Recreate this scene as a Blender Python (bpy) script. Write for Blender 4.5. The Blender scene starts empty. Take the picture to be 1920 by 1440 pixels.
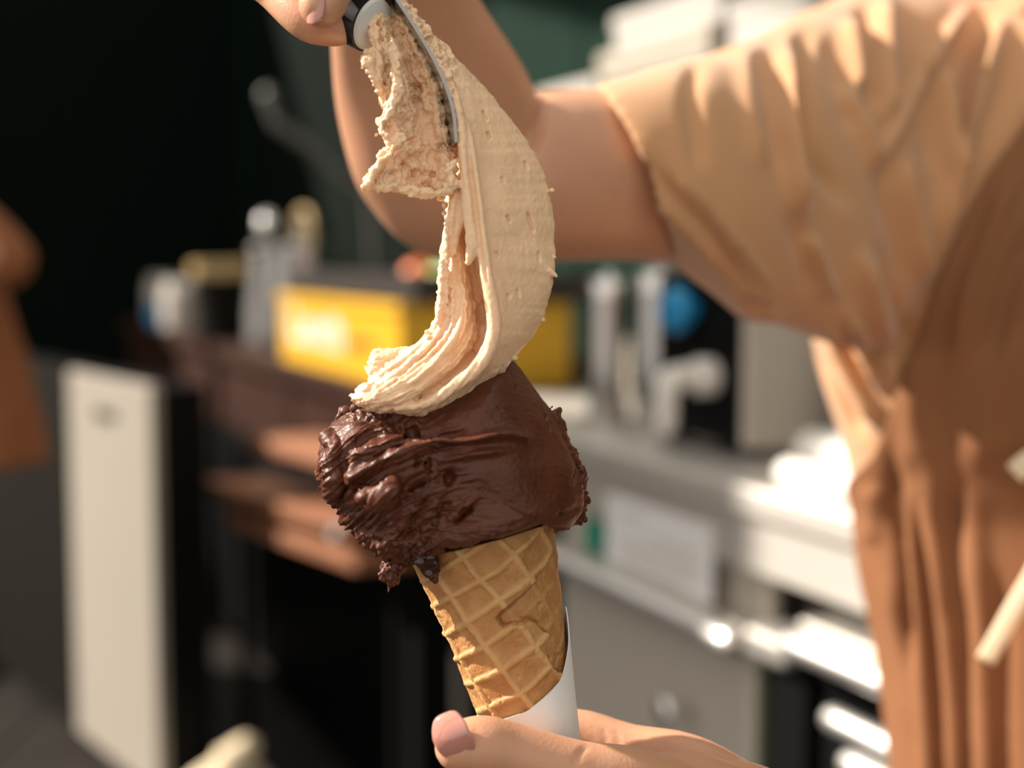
import bpy, bmesh, math, random
import numpy as np
from mathutils import Vector, Matrix

# ------------------------------------------------------------------ camera, world, light
scene = bpy.context.scene
COL = scene.collection
PITCH = math.radians(5.0)
CAM = np.array([0.0, 0.0, 1.15])
FWD = np.array([0.0, math.cos(PITCH), -math.sin(PITCH)])
UP = np.array([0.0, math.sin(PITCH), math.cos(PITCH)])
RT = np.array([1.0, 0.0, 0.0])
FPX = 50.0 / 36.0 * 1920.0
ZF = 0.50                                    # distance of the ice cream from the lens

cam_data = bpy.data.cameras.new('camera')
cam_data.lens = 50.0
cam_data.sensor_width = 36.0
cam_data.clip_start = 0.02
cam_data.dof.use_dof = True
cam_data.dof.focus_distance = ZF - 0.008
cam_data.dof.aperture_fstop = 4.4
cam_data.dof.aperture_blades = 0
cam = bpy.data.objects.new('camera', cam_data)
COL.objects.link(cam)
cam.location = CAM
cam.rotation_euler = (math.radians(90) - PITCH, 0, 0)
scene.camera = cam

world = bpy.data.worlds.new('room_daylight')
scene.world = world
world.use_nodes = True
bg = world.node_tree.nodes['Background']
bg.inputs[0].default_value = (1.0, 0.94, 0.86, 1)
bg.inputs[1].default_value = 0.85

sun_d = bpy.data.lights.new('sun', 'SUN')
sun_d.energy = 8.6
sun_d.angle = math.radians(1.2)
sun_d.color = (1.0, 0.90, 0.79)
sun = bpy.data.objects.new('sun', sun_d)
COL.objects.link(sun)
SUN_DIR = Vector((-0.80, 0.16, 0.55)).normalized()       # towards the sun
sun.rotation_euler = SUN_DIR.to_track_quat('Z', 'Y').to_euler()

vs = scene.view_settings
vs.view_transform = 'Standard'
vs.look = 'None'
vs.gamma = 1.0
vs.use_curve_mapping = False
vs.exposure = 0.32

# ------------------------------------------------------------------ helpers
def P(px, py, z):
    """a point seen at pixel (px,py) that stands z metres deep in the room"""
    return CAM + FWD * z + RT * ((px - 960.0) / FPX * z) + UP * ((720.0 - py) / FPX * z)

def proj(v):
    d = np.asarray(v) - CAM
    z = d @ FWD
    return 960.0 + (d @ RT) / z * FPX, 720.0 - (d @ UP) / z * FPX, z

def new_obj(name, me, mat=None, parent=None):
    o = bpy.data.objects.new(name, me)
    COL.objects.link(o)
    if mat is not None:
        me.materials.clear()
        me.materials.append(mat)
    if parent is not None:
        o.parent = parent
        o.matrix_parent_inverse = parent.matrix_world.inverted() if False else Matrix.Translation(parent.location).inverted()
    return o

def empty(name, loc=(0, 0, 0)):
    o = bpy.data.objects.new(name, None)
    o.empty_display_size = 0.05
    o.location = loc
    COL.objects.link(o)
    return o

def tag(o, label, cat=None, group=None, kind=None):
    if label: o['label'] = label
    if cat: o['category'] = cat
    if group: o['group'] = group
    if kind: o['kind'] = kind
    return o

def structure(o, label=None, cat=None):
    o['kind'] = 'structure'
    if label: o['label'] = label
    if cat: o['category'] = cat
    return o

def mesh_from(verts, faces, smooth=True, name='m'):
    me = bpy.data.meshes.new(name)
    me.from_pydata([tuple(map(float, v)) for v in verts], [], [tuple(int(i) for i in f) for f in faces])
    me.update()
    bm = bmesh.new(); bm.from_mesh(me)
    bmesh.ops.recalc_face_normals(bm, faces=bm.faces)
    bm.to_mesh(me); bm.free()
    if smooth:
        me.polygons.foreach_set('use_smooth', [True] * len(me.polygons))
    return me

def join_geo(parts):
    V = []; F = []; off = 0
    for v, f in parts:
        V.append(np.asarray(v)); F += [tuple(i + off for i in q) for q in f]
        off += len(v)
    return np.concatenate(V), F

def get_co(me):
    a = np.empty(len(me.vertices) * 3, dtype=np.float64)
    me.vertices.foreach_get('co', a)
    return a.reshape(-1, 3)

def get_no(me):
    a = np.empty(len(me.vertices) * 3, dtype=np.float32)
    me.vertices.foreach_get('normal', a)
    return a.reshape(-1, 3).astype(np.float64)

def set_co(me, co):
    me.vertices.foreach_set('co', np.ascontiguousarray(co, dtype=np.float32).ravel())
    me.update()

def remeshed(geo, voxel, smooth_iter=0, smooth_fac=0.5):
    """fuse overlapping closed shells into one skin"""
    me = mesh_from(geo[0], geo[1], name='raw')
    o = bpy.data.objects.new('raw', me)
    COL.objects.link(o)
    m = o.modifiers.new('r', 'REMESH'); m.mode = 'VOXEL'; m.voxel_size = voxel; m.use_smooth_shade = True
    if smooth_iter:
        s = o.modifiers.new('s', 'SMOOTH'); s.factor = smooth_fac; s.iterations = smooth_iter
    dg = bpy.context.evaluated_depsgraph_get()
    dg.update()
    out = bpy.data.meshes.new_from_object(o.evaluated_get(dg))
    bpy.data.objects.remove(o)
    bpy.data.meshes.remove(me)
    out.polygons.foreach_set('use_smooth', [True] * len(out.polygons))
    out.update()
    return out

# --- noise
def _hash(ix, iy, iz, seed):
    h = (ix.astype(np.uint32) * np.uint32(374761393) + iy.astype(np.uint32) * np.uint32(668265263)
         + iz.astype(np.uint32) * np.uint32(2246822519) + np.uint32((seed * 3266489917) & 0xffffffff))
    h = (h ^ (h >> np.uint32(13))) * np.uint32(1274126177)
    h = (h ^ (h >> np.uint32(16))) * np.uint32(2654435761)
    h = h ^ (h >> np.uint32(15))
    return h.astype(np.float64) / 4294967295.0

def vnoise(p, seed=0):
    p = np.asarray(p, dtype=np.float64)
    i = np.floor(p).astype(np.int64); f = p - i
    f = f * f * f * (f * (f * 6 - 15) + 10)
    r = 0
    for dx in (0, 1):
        wx = f[:, 0] if dx else 1 - f[:, 0]
        for dy in (0, 1):
            wy = f[:, 1] if dy else 1 - f[:, 1]
            for dz in (0, 1):
                wz = f[:, 2] if dz else 1 - f[:, 2]
                r = r + wx * wy * wz * _hash(i[:, 0] + dx, i[:, 1] + dy, i[:, 2] + dz, seed)
    return r * 2 - 1

def fbm(p, oct=3, seed=0, gain=0.5):
    r = 0; a = 1.0; p = np.asarray(p, dtype=np.float64)
    for k in range(oct):
        r = r + a * vnoise(p, seed + k * 17); p = p * 2.03 + 11.3; a *= gain
    return r

def sstep(a, b, x):
    t = np.clip((x - a) / (b - a), 0, 1)
    return t * t * (3 - 2 * t)

# --- curves
def catmull(pts, n):
    pts = np.asarray(pts, dtype=np.float64)
    m = len(pts)
    if m == 2:
        t = np.linspace(0, 1, n)[:, None]
        return pts[0] * (1 - t) + pts[1] * t
    ext = np.vstack([2 * pts[0] - pts[1], pts, 2 * pts[-1] - pts[-2]])
    u = np.linspace(0, m - 1, n)
    k = np.minimum(u.astype(int), m - 2); t = (u - k)[:, None]
    p0, p1, p2, p3 = ext[k], ext[k + 1], ext[k + 2], ext[k + 3]
    return 0.5 * (2 * p1 + (p2 - p0) * t + (2 * p0 - 5 * p1 + 4 * p2 - p3) * t * t + (3 * p1 - p0 - 3 * p2 + p3) * t ** 3)

def ring_faces(nr, ns, caps=True):
    F = []
    for i in range(nr - 1):
        for j in range(ns):
            a = i * ns + j; b = i * ns + (j + 1) % ns
            F.append((a, b, b + ns, a + ns))
    if caps:
        F.append(tuple(range(ns - 1, -1, -1)))
        F.append(tuple(range((nr - 1) * ns, nr * ns)))
    return F

def tube(pts, radii, seg=16, n=None, sub=6, flat=None, roundends=True):
    """tapered round tube through 3-D points"""
    pts = np.asarray(pts, float); radii = np.asarray(radii, float)
    n = n or (len(pts) - 1) * sub + 1
    c = catmull(np.hstack([pts, radii[:, None]]), n)
    cen, rad = c[:, :3], np.maximum(c[:, 3], 1e-5)
    if roundends:
        t0 = cen[0] - cen[1]; t0 /= np.linalg.norm(t0); t1 = cen[-1] - cen[-2]; t1 /= np.linalg.norm(t1)
        A = []; B = []
        for a in (0.12, 0.4, 0.75, 1.1):
            A.append((cen[0] + t0 * rad[0] * math.cos(a), rad[0] * math.sin(a)))
            B.append((cen[-1] + t1 * rad[-1] * math.cos(a), rad[-1] * math.sin(a)))
        cen = np.vstack([[x[0] for x in A], cen, [x[0] for x in B[::-1]]])
        rad = np.concatenate([[x[1] for x in A], rad, [x[1] for x in B[::-1]]])
    tan = np.gradient(cen, axis=0); tan /= np.linalg.norm(tan, axis=1)[:, None] + 1e-12
    up = np.array([0.0, 0, 1.0])
    if abs(tan[0] @ up) > 0.9: up = np.array([0, 1.0, 0])
    V = []
    x = np.cross(tan[0], up); x /= np.linalg.norm(x)
    for i in range(len(cen)):
        x = x - tan[i] * (x @ tan[i]); x /= np.linalg.norm(x)
        y = np.cross(tan[i], x)
        for j in range(seg):
            a = 2 * math.pi * j / seg
            V.append(cen[i] + rad[i] * (math.cos(a) * x + math.sin(a) * y))
    return np.array(V), ring_faces(len(cen), seg)

def loft(sections, ns=48, nr=40, power=1.0):
    """rings through sections (centre, axis1, axis2) of elliptical cross-section"""
    arr = np.array([np.concatenate([np.asarray(c, float), np.asarray(a, float), np.asarray(b, float)]) for c, a, b in sections])
    r = catmull(arr, nr)
    ang = np.linspace(0, 2 * math.pi, ns, endpoint=False)
    ca, sa = np.cos(ang), np.sin(ang)
    ca = np.sign(ca) * np.abs(ca) ** power; sa = np.sign(sa) * np.abs(sa) ** power
    V = r[:, None, 0:3] + ca[None, :, None] * r[:, None, 3:6] + sa[None, :, None] * r[:, None, 6:9]
    return V.reshape(-1, 3), ring_faces(nr, ns)

def sil(ax, ay, bx, by, z, rz, lean=0.0):
    """section whose outline touches the two pixels at depth z, rz metres deep; lean tips its top away"""
    a, b = P(ax, ay, z + lean), P(bx, by, z)
    return ((a + b) / 2, (a - b) / 2, FWD * rz)

def ellipsoid(c, a, b, d, nu=24, nv=14):
    V = []
    for i in range(nv):
        ph = math.pi * (i + 0.5) / nv
        for j in range(nu):
            th = 2 * math.pi * j / nu
            V.append(np.asarray(c) + np.asarray(a) * math.sin(ph) * math.cos(th) + np.asarray(b) * math.sin(ph) * math.sin(th) + np.asarray(d) * math.cos(ph))
    return np.array(V), ring_faces(nv, nu)

def ribbon(rows, nr=120, nt=60, back=0.004, bulge=0.004, strands=0, samp=0.0, seed=1, jag=0.0, bshape=None):
    """thick folded sheet between a left and a right rail; rows: (Lx,Ly,Lz, Rx,Ry,Rz, bulge scale)"""
    R = catmull(np.array(rows, float), nr)
    t = np.linspace(0, 1, nt)
    s = np.linspace(0, 1, nr)
    if jag:
        q = np.stack([s * 60, np.zeros(nr), np.zeros(nr)], 1)
        R[:, 0] += jag * fbm(q, 3, seed + 3)
        R[:, 3] += jag * fbm(q + 7.7, 3, seed + 4)
    px = R[:, 0:1] * (1 - t) + R[:, 3:4] * t
    py = R[:, 1:2] * (1 - t) + R[:, 4:5] * t
    z = R[:, 2:3] * (1 - t) + R[:, 5:6] * t
    prof = np.sin(math.pi * t) ** 0.55
    if bshape is None: fb = prof[None, :] * R[:, 6:7]
    else: fb = bshape(s[:, None], t[None, :]) * R[:, 6:7]
    zf_ = z - bulge * fb
    if strands:
        S, T = np.meshgrid(s, t, indexing='ij')
        w = fbm(np.stack([S.ravel() * 2.5, T.ravel() * 3, np.zeros(S.size)], 1), 2, seed).reshape(S.shape)
        ph = T * strands + 0.6 * w
        rid = np.abs(np.sin(ph * math.pi)) ** 0.6
        n2 = fbm(np.stack([S.ravel() * 3, ph.ravel() * 1.7, np.ones(S.size)], 1), 2, seed + 9).reshape(S.shape)
        zf_ = zf_ - samp * (rid - 0.6 + 0.8 * n2) * np.minimum(1, prof[None, :] * 1.3)
    zb = z + back * prof[None, :]
    def PT(px, py, z):
        return CAM + FWD * z[..., None] + RT * ((px - 960) / FPX * z)[..., None] + UP * ((720 - py) / FPX * z)[..., None]
    fr = PT(px, py, zf_); bk = PT(px, py, zb)
    V = np.concatenate([fr, bk[:, ::-1][:, 1:-1]], axis=1)
    ns = V.shape[1]
    return V.reshape(-1, 3), ring_faces(nr, ns)

def polydist(px, py, line):
    """distance in pixels to a polyline, and position 0..1 along it"""
    line = np.asarray(line, float)
    seg = np.linalg.norm(np.diff(line, axis=0), axis=1); L = seg.sum()
    best = np.full(px.shape, 1e9); par = np.zeros(px.shape); side = np.zeros(px.shape)
    acc = 0
    for k in range(len(line) - 1):
        a, b = line[k], line[k + 1]; d = b - a
        t = np.clip(((px - a[0]) * d[0] + (py - a[1]) * d[1]) / (d @ d), 0, 1)
        qx = px - (a[0] + t * d[0]); qy = py - (a[1] + t * d[1])
        dist = np.hypot(qx, qy)
        m = dist < best
        best = np.where(m, dist, best)
        par = np.where(m, (acc + t * seg[k]) / L, par)
        side = np.where(m, np.sign(d[0] * qy - d[1] * qx), side)
        acc += seg[k]
    return best, par, side

def sculpt(me, strokes, toward=0.5, zrange=None, smooth_line=True, facing=0.05):
    """carve ridges (+) and grooves (-) in millimetres along strokes: (polyline, width px, height mm[, taper])"""
    co = get_co(me); no = get_no(me)
    view = CAM - co; view /= np.linalg.norm(view, axis=1)[:, None]
    fac = sstep(facing, facing + 0.3, (no * view).sum(1))
    px, py, z = proj(co)
    if zrange is not None: fac = fac * ((z > zrange[0]) & (z < zrange[1]))
    amt = np.zeros(len(co))
    for st in strokes:
        line, w, h = st[:3]; tp = st[3] if len(st) > 3 else 1
        ln = catmull(line, max(8, len(line) * 5)) if (smooth_line and len(line) > 2) else np.asarray(line, float)
        x0, y0 = ln.min(0) - 3 * w; x1, y1 = ln.max(0) + 3 * w
        idx = np.nonzero((px > x0) & (px < x1) & (py > y0) & (py < y1) & (fac > 0))[0]
        if not len(idx): continue
        d, par, side = polydist(px[idx], py[idx], ln)
        g = np.exp(-(d / w) ** 2)
        if tp: g = g * (sstep(-0.01, 0.25, par) * sstep(1.01, 0.75, par) if tp == 1 else (sstep(-0.01, 0.25, par) if tp == 2 else sstep(1.01, 0.75, par)))
        amt[idx] += g * h * 0.001
    dirv = no * (1 - toward) + view * toward
    co = co + dirv * (amt * fac)[:, None]
    set_co(me, co)

def displace(me, fn):
    co = get_co(me); no = get_no(me)
    set_co(me, co + no * fn(co, no)[:, None])

# --- materials
def mat(name, col, rough=0.5, metal=0.0, bump=0.0, bscale=200.0, vary=0.0, vscale=20.0, col2=None, sss=0.0, sss_r=(1, .4, .2), sss_scale=0.005,
        spec=0.5, detail=4.0, coat=0.0, stretch=None, bdist=0.001, sheen=0.0, rvary=0.0):
    m = bpy.data.materials.new(name); m.use_nodes = True
    nt = m.node_tree; N = nt.nodes; L = nt.links
    b = N['Principled BSDF']
    b.inputs['Base Color'].default_value = (*col, 1); b.inputs['Roughness'].default_value = rough
    b.inputs['Metallic'].default_value = metal
    b.inputs['Specular IOR Level'].default_value = spec
    b.inputs['Coat Weight'].default_value = coat
    b.inputs['Sheen Weight'].default_value = sheen
    if sss:
        b.inputs['Subsurface Weight'].default_value = sss
        b.inputs['Subsurface Radius'].default_value = sss_r
        b.inputs['Subsurface Scale'].default_value = sss_scale
    tc = N.new('ShaderNodeTexCoord'); src = tc.outputs['Object']
    if stretch:
        mp = N.new('ShaderNodeMapping'); mp.inputs['Scale'].default_value = stretch
        L.new(src, mp.inputs[0]); src = mp.outputs[0]
    if vary or col2:
        nz = N.new('ShaderNodeTexNoise'); nz.inputs['Scale'].default_value = vscale; nz.inputs['Detail'].default_value = detail
        L.new(src, nz.inputs['Vector'])
        rp = N.new('ShaderNodeValToRGB')
        c2 = col2 if col2 else tuple(c * (1 - vary) for c in col)
        rp.color_ramp.elements[0].position = 0.35; rp.color_ramp.elements[1].position = 0.68
        rp.color_ramp.elements[0].color = (*c2, 1); rp.color_ramp.elements[1].color = (*col, 1)
        L.new(nz.outputs['Fac'], rp.inputs[0]); L.new(rp.outputs[0], b.inputs['Base Color'])
        if rvary:
            mr = N.new('ShaderNodeMapRange'); mr.inputs[3].default_value = rough - rvary; mr.inputs[4].default_value = rough + rvary
            L.new(nz.outputs['Fac'], mr.inputs[0]); L.new(mr.outputs[0], b.inputs['Roughness'])
    if bump:
        n2 = N.new('ShaderNodeTexNoise'); n2.inputs['Scale'].default_value = bscale; n2.inputs['Detail'].default_value = detail
        L.new(src, n2.inputs['Vector'])
        bp = N.new('ShaderNodeBump'); bp.inputs['Strength'].default_value = bump; bp.inputs['Distance'].default_value = bdist
        L.new(n2.outputs['Fac'], bp.inputs['Height']); L.new(bp.outputs[0], b.inputs['Normal'])
    return m

M = {}
M['skin'] = mat('skin', (0.60, 0.31, 0.185), 0.40, bump=0.35, bscale=900, vary=0.10, vscale=30, sss=0.25, sss_scale=0.008, bdist=0.0004)
M['nail'] = mat('nail_polish', (0.50, 0.22, 0.17), 0.10, coat=1.0, sss=0.1, sss_scale=0.002)
M['shirt'] = mat('beige_jersey', (0.53, 0.275, 0.125), 0.85, bump=0.15, bscale=1500, vary=0.06, vscale=12, sheen=0.3)
M['apron'] = mat('brown_apron_cloth', (0.24, 0.104, 0.046), 0.85, bump=0.15, bscale=1200, vary=0.10, vscale=9, spec=0.2)
M['tie'] = mat('cream_tie_cloth', (0.75, 0.62, 0.42), 0.8, bump=0.2, bscale=900)
M['trousers'] = mat('dark_trousers', (0.03, 0.026, 0.024), 0.9, bump=0.2, bscale=700)
M['shoe'] = mat('dark_shoe', (0.02, 0.02, 0.02), 0.5)
M['cream'] = mat('cream_gelato', (0.90, 0.605, 0.375), 0.34, bump=0.35, bscale=700, vary=0.10, vscale=90, sss=0.18, sss_r=(1, .68, .4), sss_scale=0.004, bdist=0.0006, rvary=0.08)
M['choc'] = mat('chocolate_gelato', (0.100, 0.027, 0.0112), 0.42, bump=0.45, bscale=950, vary=0.25, vscale=120, sss=0.08, sss_r=(1, .4, .2), sss_scale=0.002, bdist=0.0005, rvary=0.12, spec=0.33)
M['wet'] = mat('melted_chocolate', (0.035, 0.010, 0.005), 0.12, bump=0.2, bscale=300)
M['waffle'] = mat('waffle_biscuit', (0.50, 0.245, 0.085), 0.62, bump=0.55, bscale=1000, col2=(0.40, 0.175, 0.052), vscale=130, sss=0.08, sss_scale=0.002, bdist=0.0006)
def waffle_mat(m):
    nt = m.node_tree; N = nt.nodes; L = nt.links; b = N['Principled BSDF']
    at = N.new('ShaderNodeAttribute'); at.attribute_name = 'bake'
    mx = N.new('ShaderNodeMix'); mx.data_type = 'RGBA'
    old = b.inputs['Base Color'].links[0].from_socket
    L.new(at.outputs['Fac'], mx.inputs[0]); L.new(old, mx.inputs[6]); mx.inputs[7].default_value = (0.60, 0.35, 0.135, 1)
    L.new(mx.outputs[2], b.inputs['Base Color'])
waffle_mat(M['waffle'])
M['paper'] = mat('white_paper', (0.80, 0.80, 0.78), 0.7, bump=0.08, bscale=500)
M['steel'] = mat('stainless_steel', (0.72, 0.68, 0.62), 0.42, metal=0.6, bump=0.05, bscale=60, stretch=(1, 1, 30))
M['chrome'] = mat('chrome', (0.80, 0.78, 0.75), 0.07, metal=1.0)
M['polished'] = mat('polished_steel', (0.42, 0.40, 0.38), 0.16, metal=1.0)
M['satin'] = mat('satin_steel', (0.85, 0.83, 0.80), 0.38, metal=0.9)
M['brushed'] = mat('brushed_aluminium', (0.66, 0.63, 0.58), 0.45, metal=0.85)
M['blade'] = mat('spatula_steel', (0.30, 0.29, 0.28), 0.14, metal=1.0)
M['black'] = mat('black_plastic', (0.012, 0.012, 0.013), 0.35)
M['white'] = mat('white_plastic', (0.74, 0.71, 0.66), 0.45)
M['notice'] = mat('notice_paper', (0.78, 0.77, 0.75), 0.7)
M['ring'] = mat('white_handle_plastic', (0.72, 0.70, 0.66), 0.35)
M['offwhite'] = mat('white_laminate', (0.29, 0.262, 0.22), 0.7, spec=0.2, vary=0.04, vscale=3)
M['yellow'] = mat('yellow_plastic', (0.60, 0.33, 0.006), 0.5, vary=0.08, vscale=6)
M['ink'] = mat('dark_print', (0.20, 0.09, 0.01), 0.6)
M['blackcab'] = mat('black_lacquer', (0.006, 0.006, 0.006), 0.5, spec=0.04)
M['darkwood'] = mat('dark_brown_wood', (0.040, 0.016, 0.010), 0.6, spec=0.12, vary=0.4, vscale=5, stretch=(1, 1, 8))
M['wood'] = mat('warm_wood', (0.30, 0.12, 0.055), 0.55, vary=0.3, vscale=6, stretch=(1, 1, 8))
M['green'] = mat('dark_green_panel', (0.004, 0.022, 0.013), 0.8, vary=0.3, vscale=2, spec=0.1)
M['floor'] = mat('dark_floor_tile', (0.022, 0.018, 0.015), 0.6, spec=0.2, vary=0.3, vscale=4)
M['grout'] = mat('floor_joint', (0.02, 0.018, 0.016), 0.9)
M['tan'] = mat('tan_plastic', (0.42, 0.29, 0.12), 0.5)
M['olive'] = mat('olive_grey_card', (0.36, 0.32, 0.24), 0.7)
M['blue'] = mat('blue_plastic', (0.01, 0.24, 0.50), 0.3)
M['paleblue'] = mat('pale_blue_plastic', (0.36, 0.46, 0.54), 0.5)
M['teal'] = mat('teal_plastic', (0.0, 0.23, 0.15), 0.35)
M['grass'] = mat('green_gasket', (0.03, 0.07, 0.015), 0.6)
M['dgrey'] = mat('dark_grey_plastic', (0.035, 0.031, 0.028), 0.6, spec=0.1)
M['tapgrey'] = mat('dull_grey_metal', (0.10, 0.10, 0.09), 0.5, metal=0.5)
M['mgrey'] = mat('warm_grey_panel', (0.48, 0.43, 0.37), 0.5)
M['orange'] = mat('orange_peel', (0.75, 0.17, 0.04), 0.45, bump=0.2, bscale=150)
M['lime'] = mat('lime_peel', (0.22, 0.33, 0.03), 0.45, bump=0.2, bscale=150)
M['olivedark'] = mat('dark_olive_laminate', (0.007, 0.006, 0.004), 0.8, spec=0.06)  # tub colour; also the shadow drawn as a dark cabinet panel
M['rust'] = mat('rust_brown_cloth', (0.25, 0.085, 0.03), 0.85, bump=0.2, bscale=500)
M['card'] = mat('cream_card', (0.66, 0.59, 0.47), 0.7)
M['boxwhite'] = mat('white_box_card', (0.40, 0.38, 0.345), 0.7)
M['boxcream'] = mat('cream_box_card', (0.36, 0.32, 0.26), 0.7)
M['blackgreen'] = mat('black_green_panel', (0.0025, 0.0055, 0.0038), 0.85, spec=0.05)

# local frame of the counter run: t along it (away to the left), n towards the wall
O_C = np.array([0.333, 1.39, 0.0]); U_C = np.array([-0.391, 0.9204, 0.0]); N_C = np.array([0.9204, 0.391, 0.0])
def LP(t, n, z): return O_C + U_C * t + N_C * n + np.array([0, 0, z])

def box_mesh(corners, bevel=0.0, seg=2):
    F = [(0, 1, 2, 3), (7, 6, 5, 4), (0, 4, 5, 1), (1, 5, 6, 2), (2, 6, 7, 3), (3, 7, 4, 0)]
    me = bpy.data.meshes.new('box')
    me.from_pydata([tuple(map(float, c)) for c in corners], [], F)
    bm = bmesh.new(); bm.from_mesh(me)
    bmesh.ops.recalc_face_normals(bm, faces=bm.faces)
    if bevel: bmesh.ops.bevel(bm, geom=list(bm.edges), offset=bevel, segments=seg, affect='EDGES', profile=0.5)
    bm.to_mesh(me); bm.free()
    return me

def cbox(name, t0, t1, n0, n1, z0, z1, m, parent=None, bevel=0.003):
    c = [LP(t0, n0, z0), LP(t1, n0, z0), LP(t1, n1, z0), LP(t0, n1, z0), LP(t0, n0, z1), LP(t1, n0, z1), LP(t1, n1, z1), LP(t0, n1, z1)]
    return new_obj(name, box_mesh(c, bevel), m, parent)

def obox(name, c, ax, ay, hx, hy, z0, z1, m, parent=None, bevel=0.003):
    """box standing at c (xy) with horizontal half-axes ax*hx, ay*hy"""
    c = np.array([c[0], c[1], 0.0]); ax = np.asarray(ax, float); ay = np.asarray(ay, float)
    q = [c - ax * hx - ay * hy, c + ax * hx - ay * hy, c + ax * hx + ay * hy, c - ax * hx + ay * hy]
    return new_obj(name, box_mesh([v + [0, 0, z0] for v in q] + [v + [0, 0, z1] for v in q], bevel), m, parent)

def lathe(profile, c, seg=32, axis=(0, 0, 1)):
    """turned shape: profile of (radius, height) about an axis through c"""
    ax = Vector(axis).normalized(); rot = ax.to_track_quat('Z', 'Y').to_matrix()
    V = []
    for r, h in profile:
        for j in range(seg):
            a = 2 * math.pi * j / seg
            v = rot @ Vector((max(r, 1e-4) * math.cos(a), max(r, 1e-4) * math.sin(a), h))
            V.append(np.asarray(c) + np.array(v))
    me = mesh_from(V, ring_faces(len(profile), seg))
    return me

def smooth_by_angle(me, deg=35):
    bm = bmesh.new(); bm.from_mesh(me)
    for e in bm.edges:
        if len(e.link_faces) == 2 and e.calc_face_angle(0) > math.radians(deg): e.smooth = False
    bm.to_mesh(me); bm.free()
    return me

def turned(name, profile, c, m, parent=None, seg=32, axis=(0, 0, 1)):
    return new_obj(name, smooth_by_angle(lathe(profile, c, seg, axis)), m, parent)

def tube_obj(name, pts, radii, m, parent=None, seg=16, sub=6):
    return new_obj(name, mesh_from(*tube(pts, radii, seg, sub=sub)), m, parent)

# ================================================================== the room
def floor_build():
    base = new_obj('floor', box_mesh([(-5, -2.5, -.05), (4, -2.5, -.05), (4, 9, -.05), (-5, 9, -.05), (-5, -2.5, -.004), (4, -2.5, -.004), (4, 9, -.004), (-5, 9, -.004)]), M['grout'])
    structure(base, 'dark tiled floor', 'floor')
    me = box_mesh([(-.295, -.295, -.004), (.295, -.295, -.004), (.295, .295, -.004), (-.295, .295, -.004), (-.295, -.295, 0), (.295, -.295, 0), (.295, .295, 0), (-.295, .295, 0)])
    me.materials.append(M['floor'])
    for i in range(8):
        for j in range(11):
            x, y = -3.3 + i * .6, 0.3 + j * .6
            o = bpy.data.objects.new('tile', me); COL.objects.link(o); o.parent = base; o.location = (x, y, 0)
floor_build()
WALL_N = 0.66
wb = cbox('wall_right', -3.0, 5.7, WALL_N + .02, WALL_N + .12, 0, 3.0, M['green'], None, 0)
structure(wb, 'dark green panelled wall behind the counter', 'wall')
wl = cbox('wall_far', 5.7, 5.8, -4.2, WALL_N + .12, 0, 3.0, M['green'], None, 0)
structure(wl, 'dark green panelled wall at the far end', 'wall')
for k in range(14):
    t = -2.9 + k * .61
    cbox('panel', t, t + .60, WALL_N, WALL_N + .02, 0.0, 3.0, M['green' if t < 2.3 else 'blackgreen'], wb, .004)
for k in range(8):
    n = -4.2 + k * .605
    cbox('panel', 5.68, 5.70, n, n + .595, 0.0, 3.0, M['blackgreen'], wl, .004)

# unseen window front, added so its post keeps sun off the steel counter
def added_wall_left():
    e = empty('wall_left', (-1.95, 1.5, 0)); structure(e, 'dark window front with a pier at the left side', 'wall')
    def b(nm, y0, y1, z0, z1, x0=-2.0, x1=-1.9):
        new_obj(nm, box_mesh([(x0, y0, z0), (x1, y0, z0), (x1, y1, z0), (x0, y1, z0), (x0, y0, z1), (x1, y0, z1), (x1, y1, z1), (x0, y1, z1)], .004), M['blackgreen'], e)
    b('pier', 2.02, 2.60, 0, 3.2); b('lintel', -1.0, 4.6, 3.2, 3.5); b('sill', -1.0, 2.02, 0, .35); b('sill', 2.60, 4.6, 0, .35); b('jamb', -1.0, -.85, .35, 3.2); b('jamb', 4.5, 4.6, .35, 3.2)
added_wall_left()

# ------------------------------------------------------------------ steel work counter (right)
ct = empty('steel_counter', LP(0.2, .3, 0)); tag(ct, 'stainless steel work counter with a thick front edge behind the person', 'counter')
cbox('worktop', -.28, 1.30, 0.0, .64, .865, .90, M['steel'], ct, .006)
cbox('front_fascia', -.28, 1.30, 0.012, .03, .80, .865, M['steel'], ct, .003)
cbox('upstand', -.28, 1.30, .62, .64, .90, 1.0, M['steel'], ct, .003)
for t in (-.255, 0.135, .76, 1.25): cbox('frame_leg', t - .02, t + .02, .06, .10, 0, .86, M['dgrey'], ct)
# fridge units below
def fridge(name, t0, t1, label, panelmat, rail=True):
    f = empty(name, LP((t0 + t1) / 2, .3, 0)); tag(f, label, 'fridge', 'fridge units under the steel counter')
    cbox('body', t0, t1, .05, .60, .04, .795, M['dgrey'], f, .004)
    return f
f1 = fridge('undercounter_fridge', .185, .735, 'grey undercounter fridge with a teal dial and a white notice', M['mgrey'])
cbox('control_panel', .19, .73, .035, .05, .735, .795, M['mgrey'], f1, .002)
d = cbox('drawer_front', .20, .72, .022, .05, .42, .70, M['mgrey'], f1, .006)
cbox('gasket', .192, .728, .03, .052, .40, .715, M['grass'], f1, .004)['label'] = 'dark green seal around the drawer'
o = tube_obj('rail_handle', [LP(.20, -.012, .722), LP(.74, -.012, .722)], [.015, .015], M['satin'], f1, 20, 12)
cbox('rail_backing', .195, .735, -.004, .05, .705, .742, M['brushed'], f1, .004)
c = LP(.34, .012, .60)
turned('knob', [(0, 0), (.006, .001), (.006, .016), (.015, .02), (.017, .027), (.013, .034), (0, .036)], c, M['chrome'], f1, 28, -N_C)
c = LP(.61, .03, .765)
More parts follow.
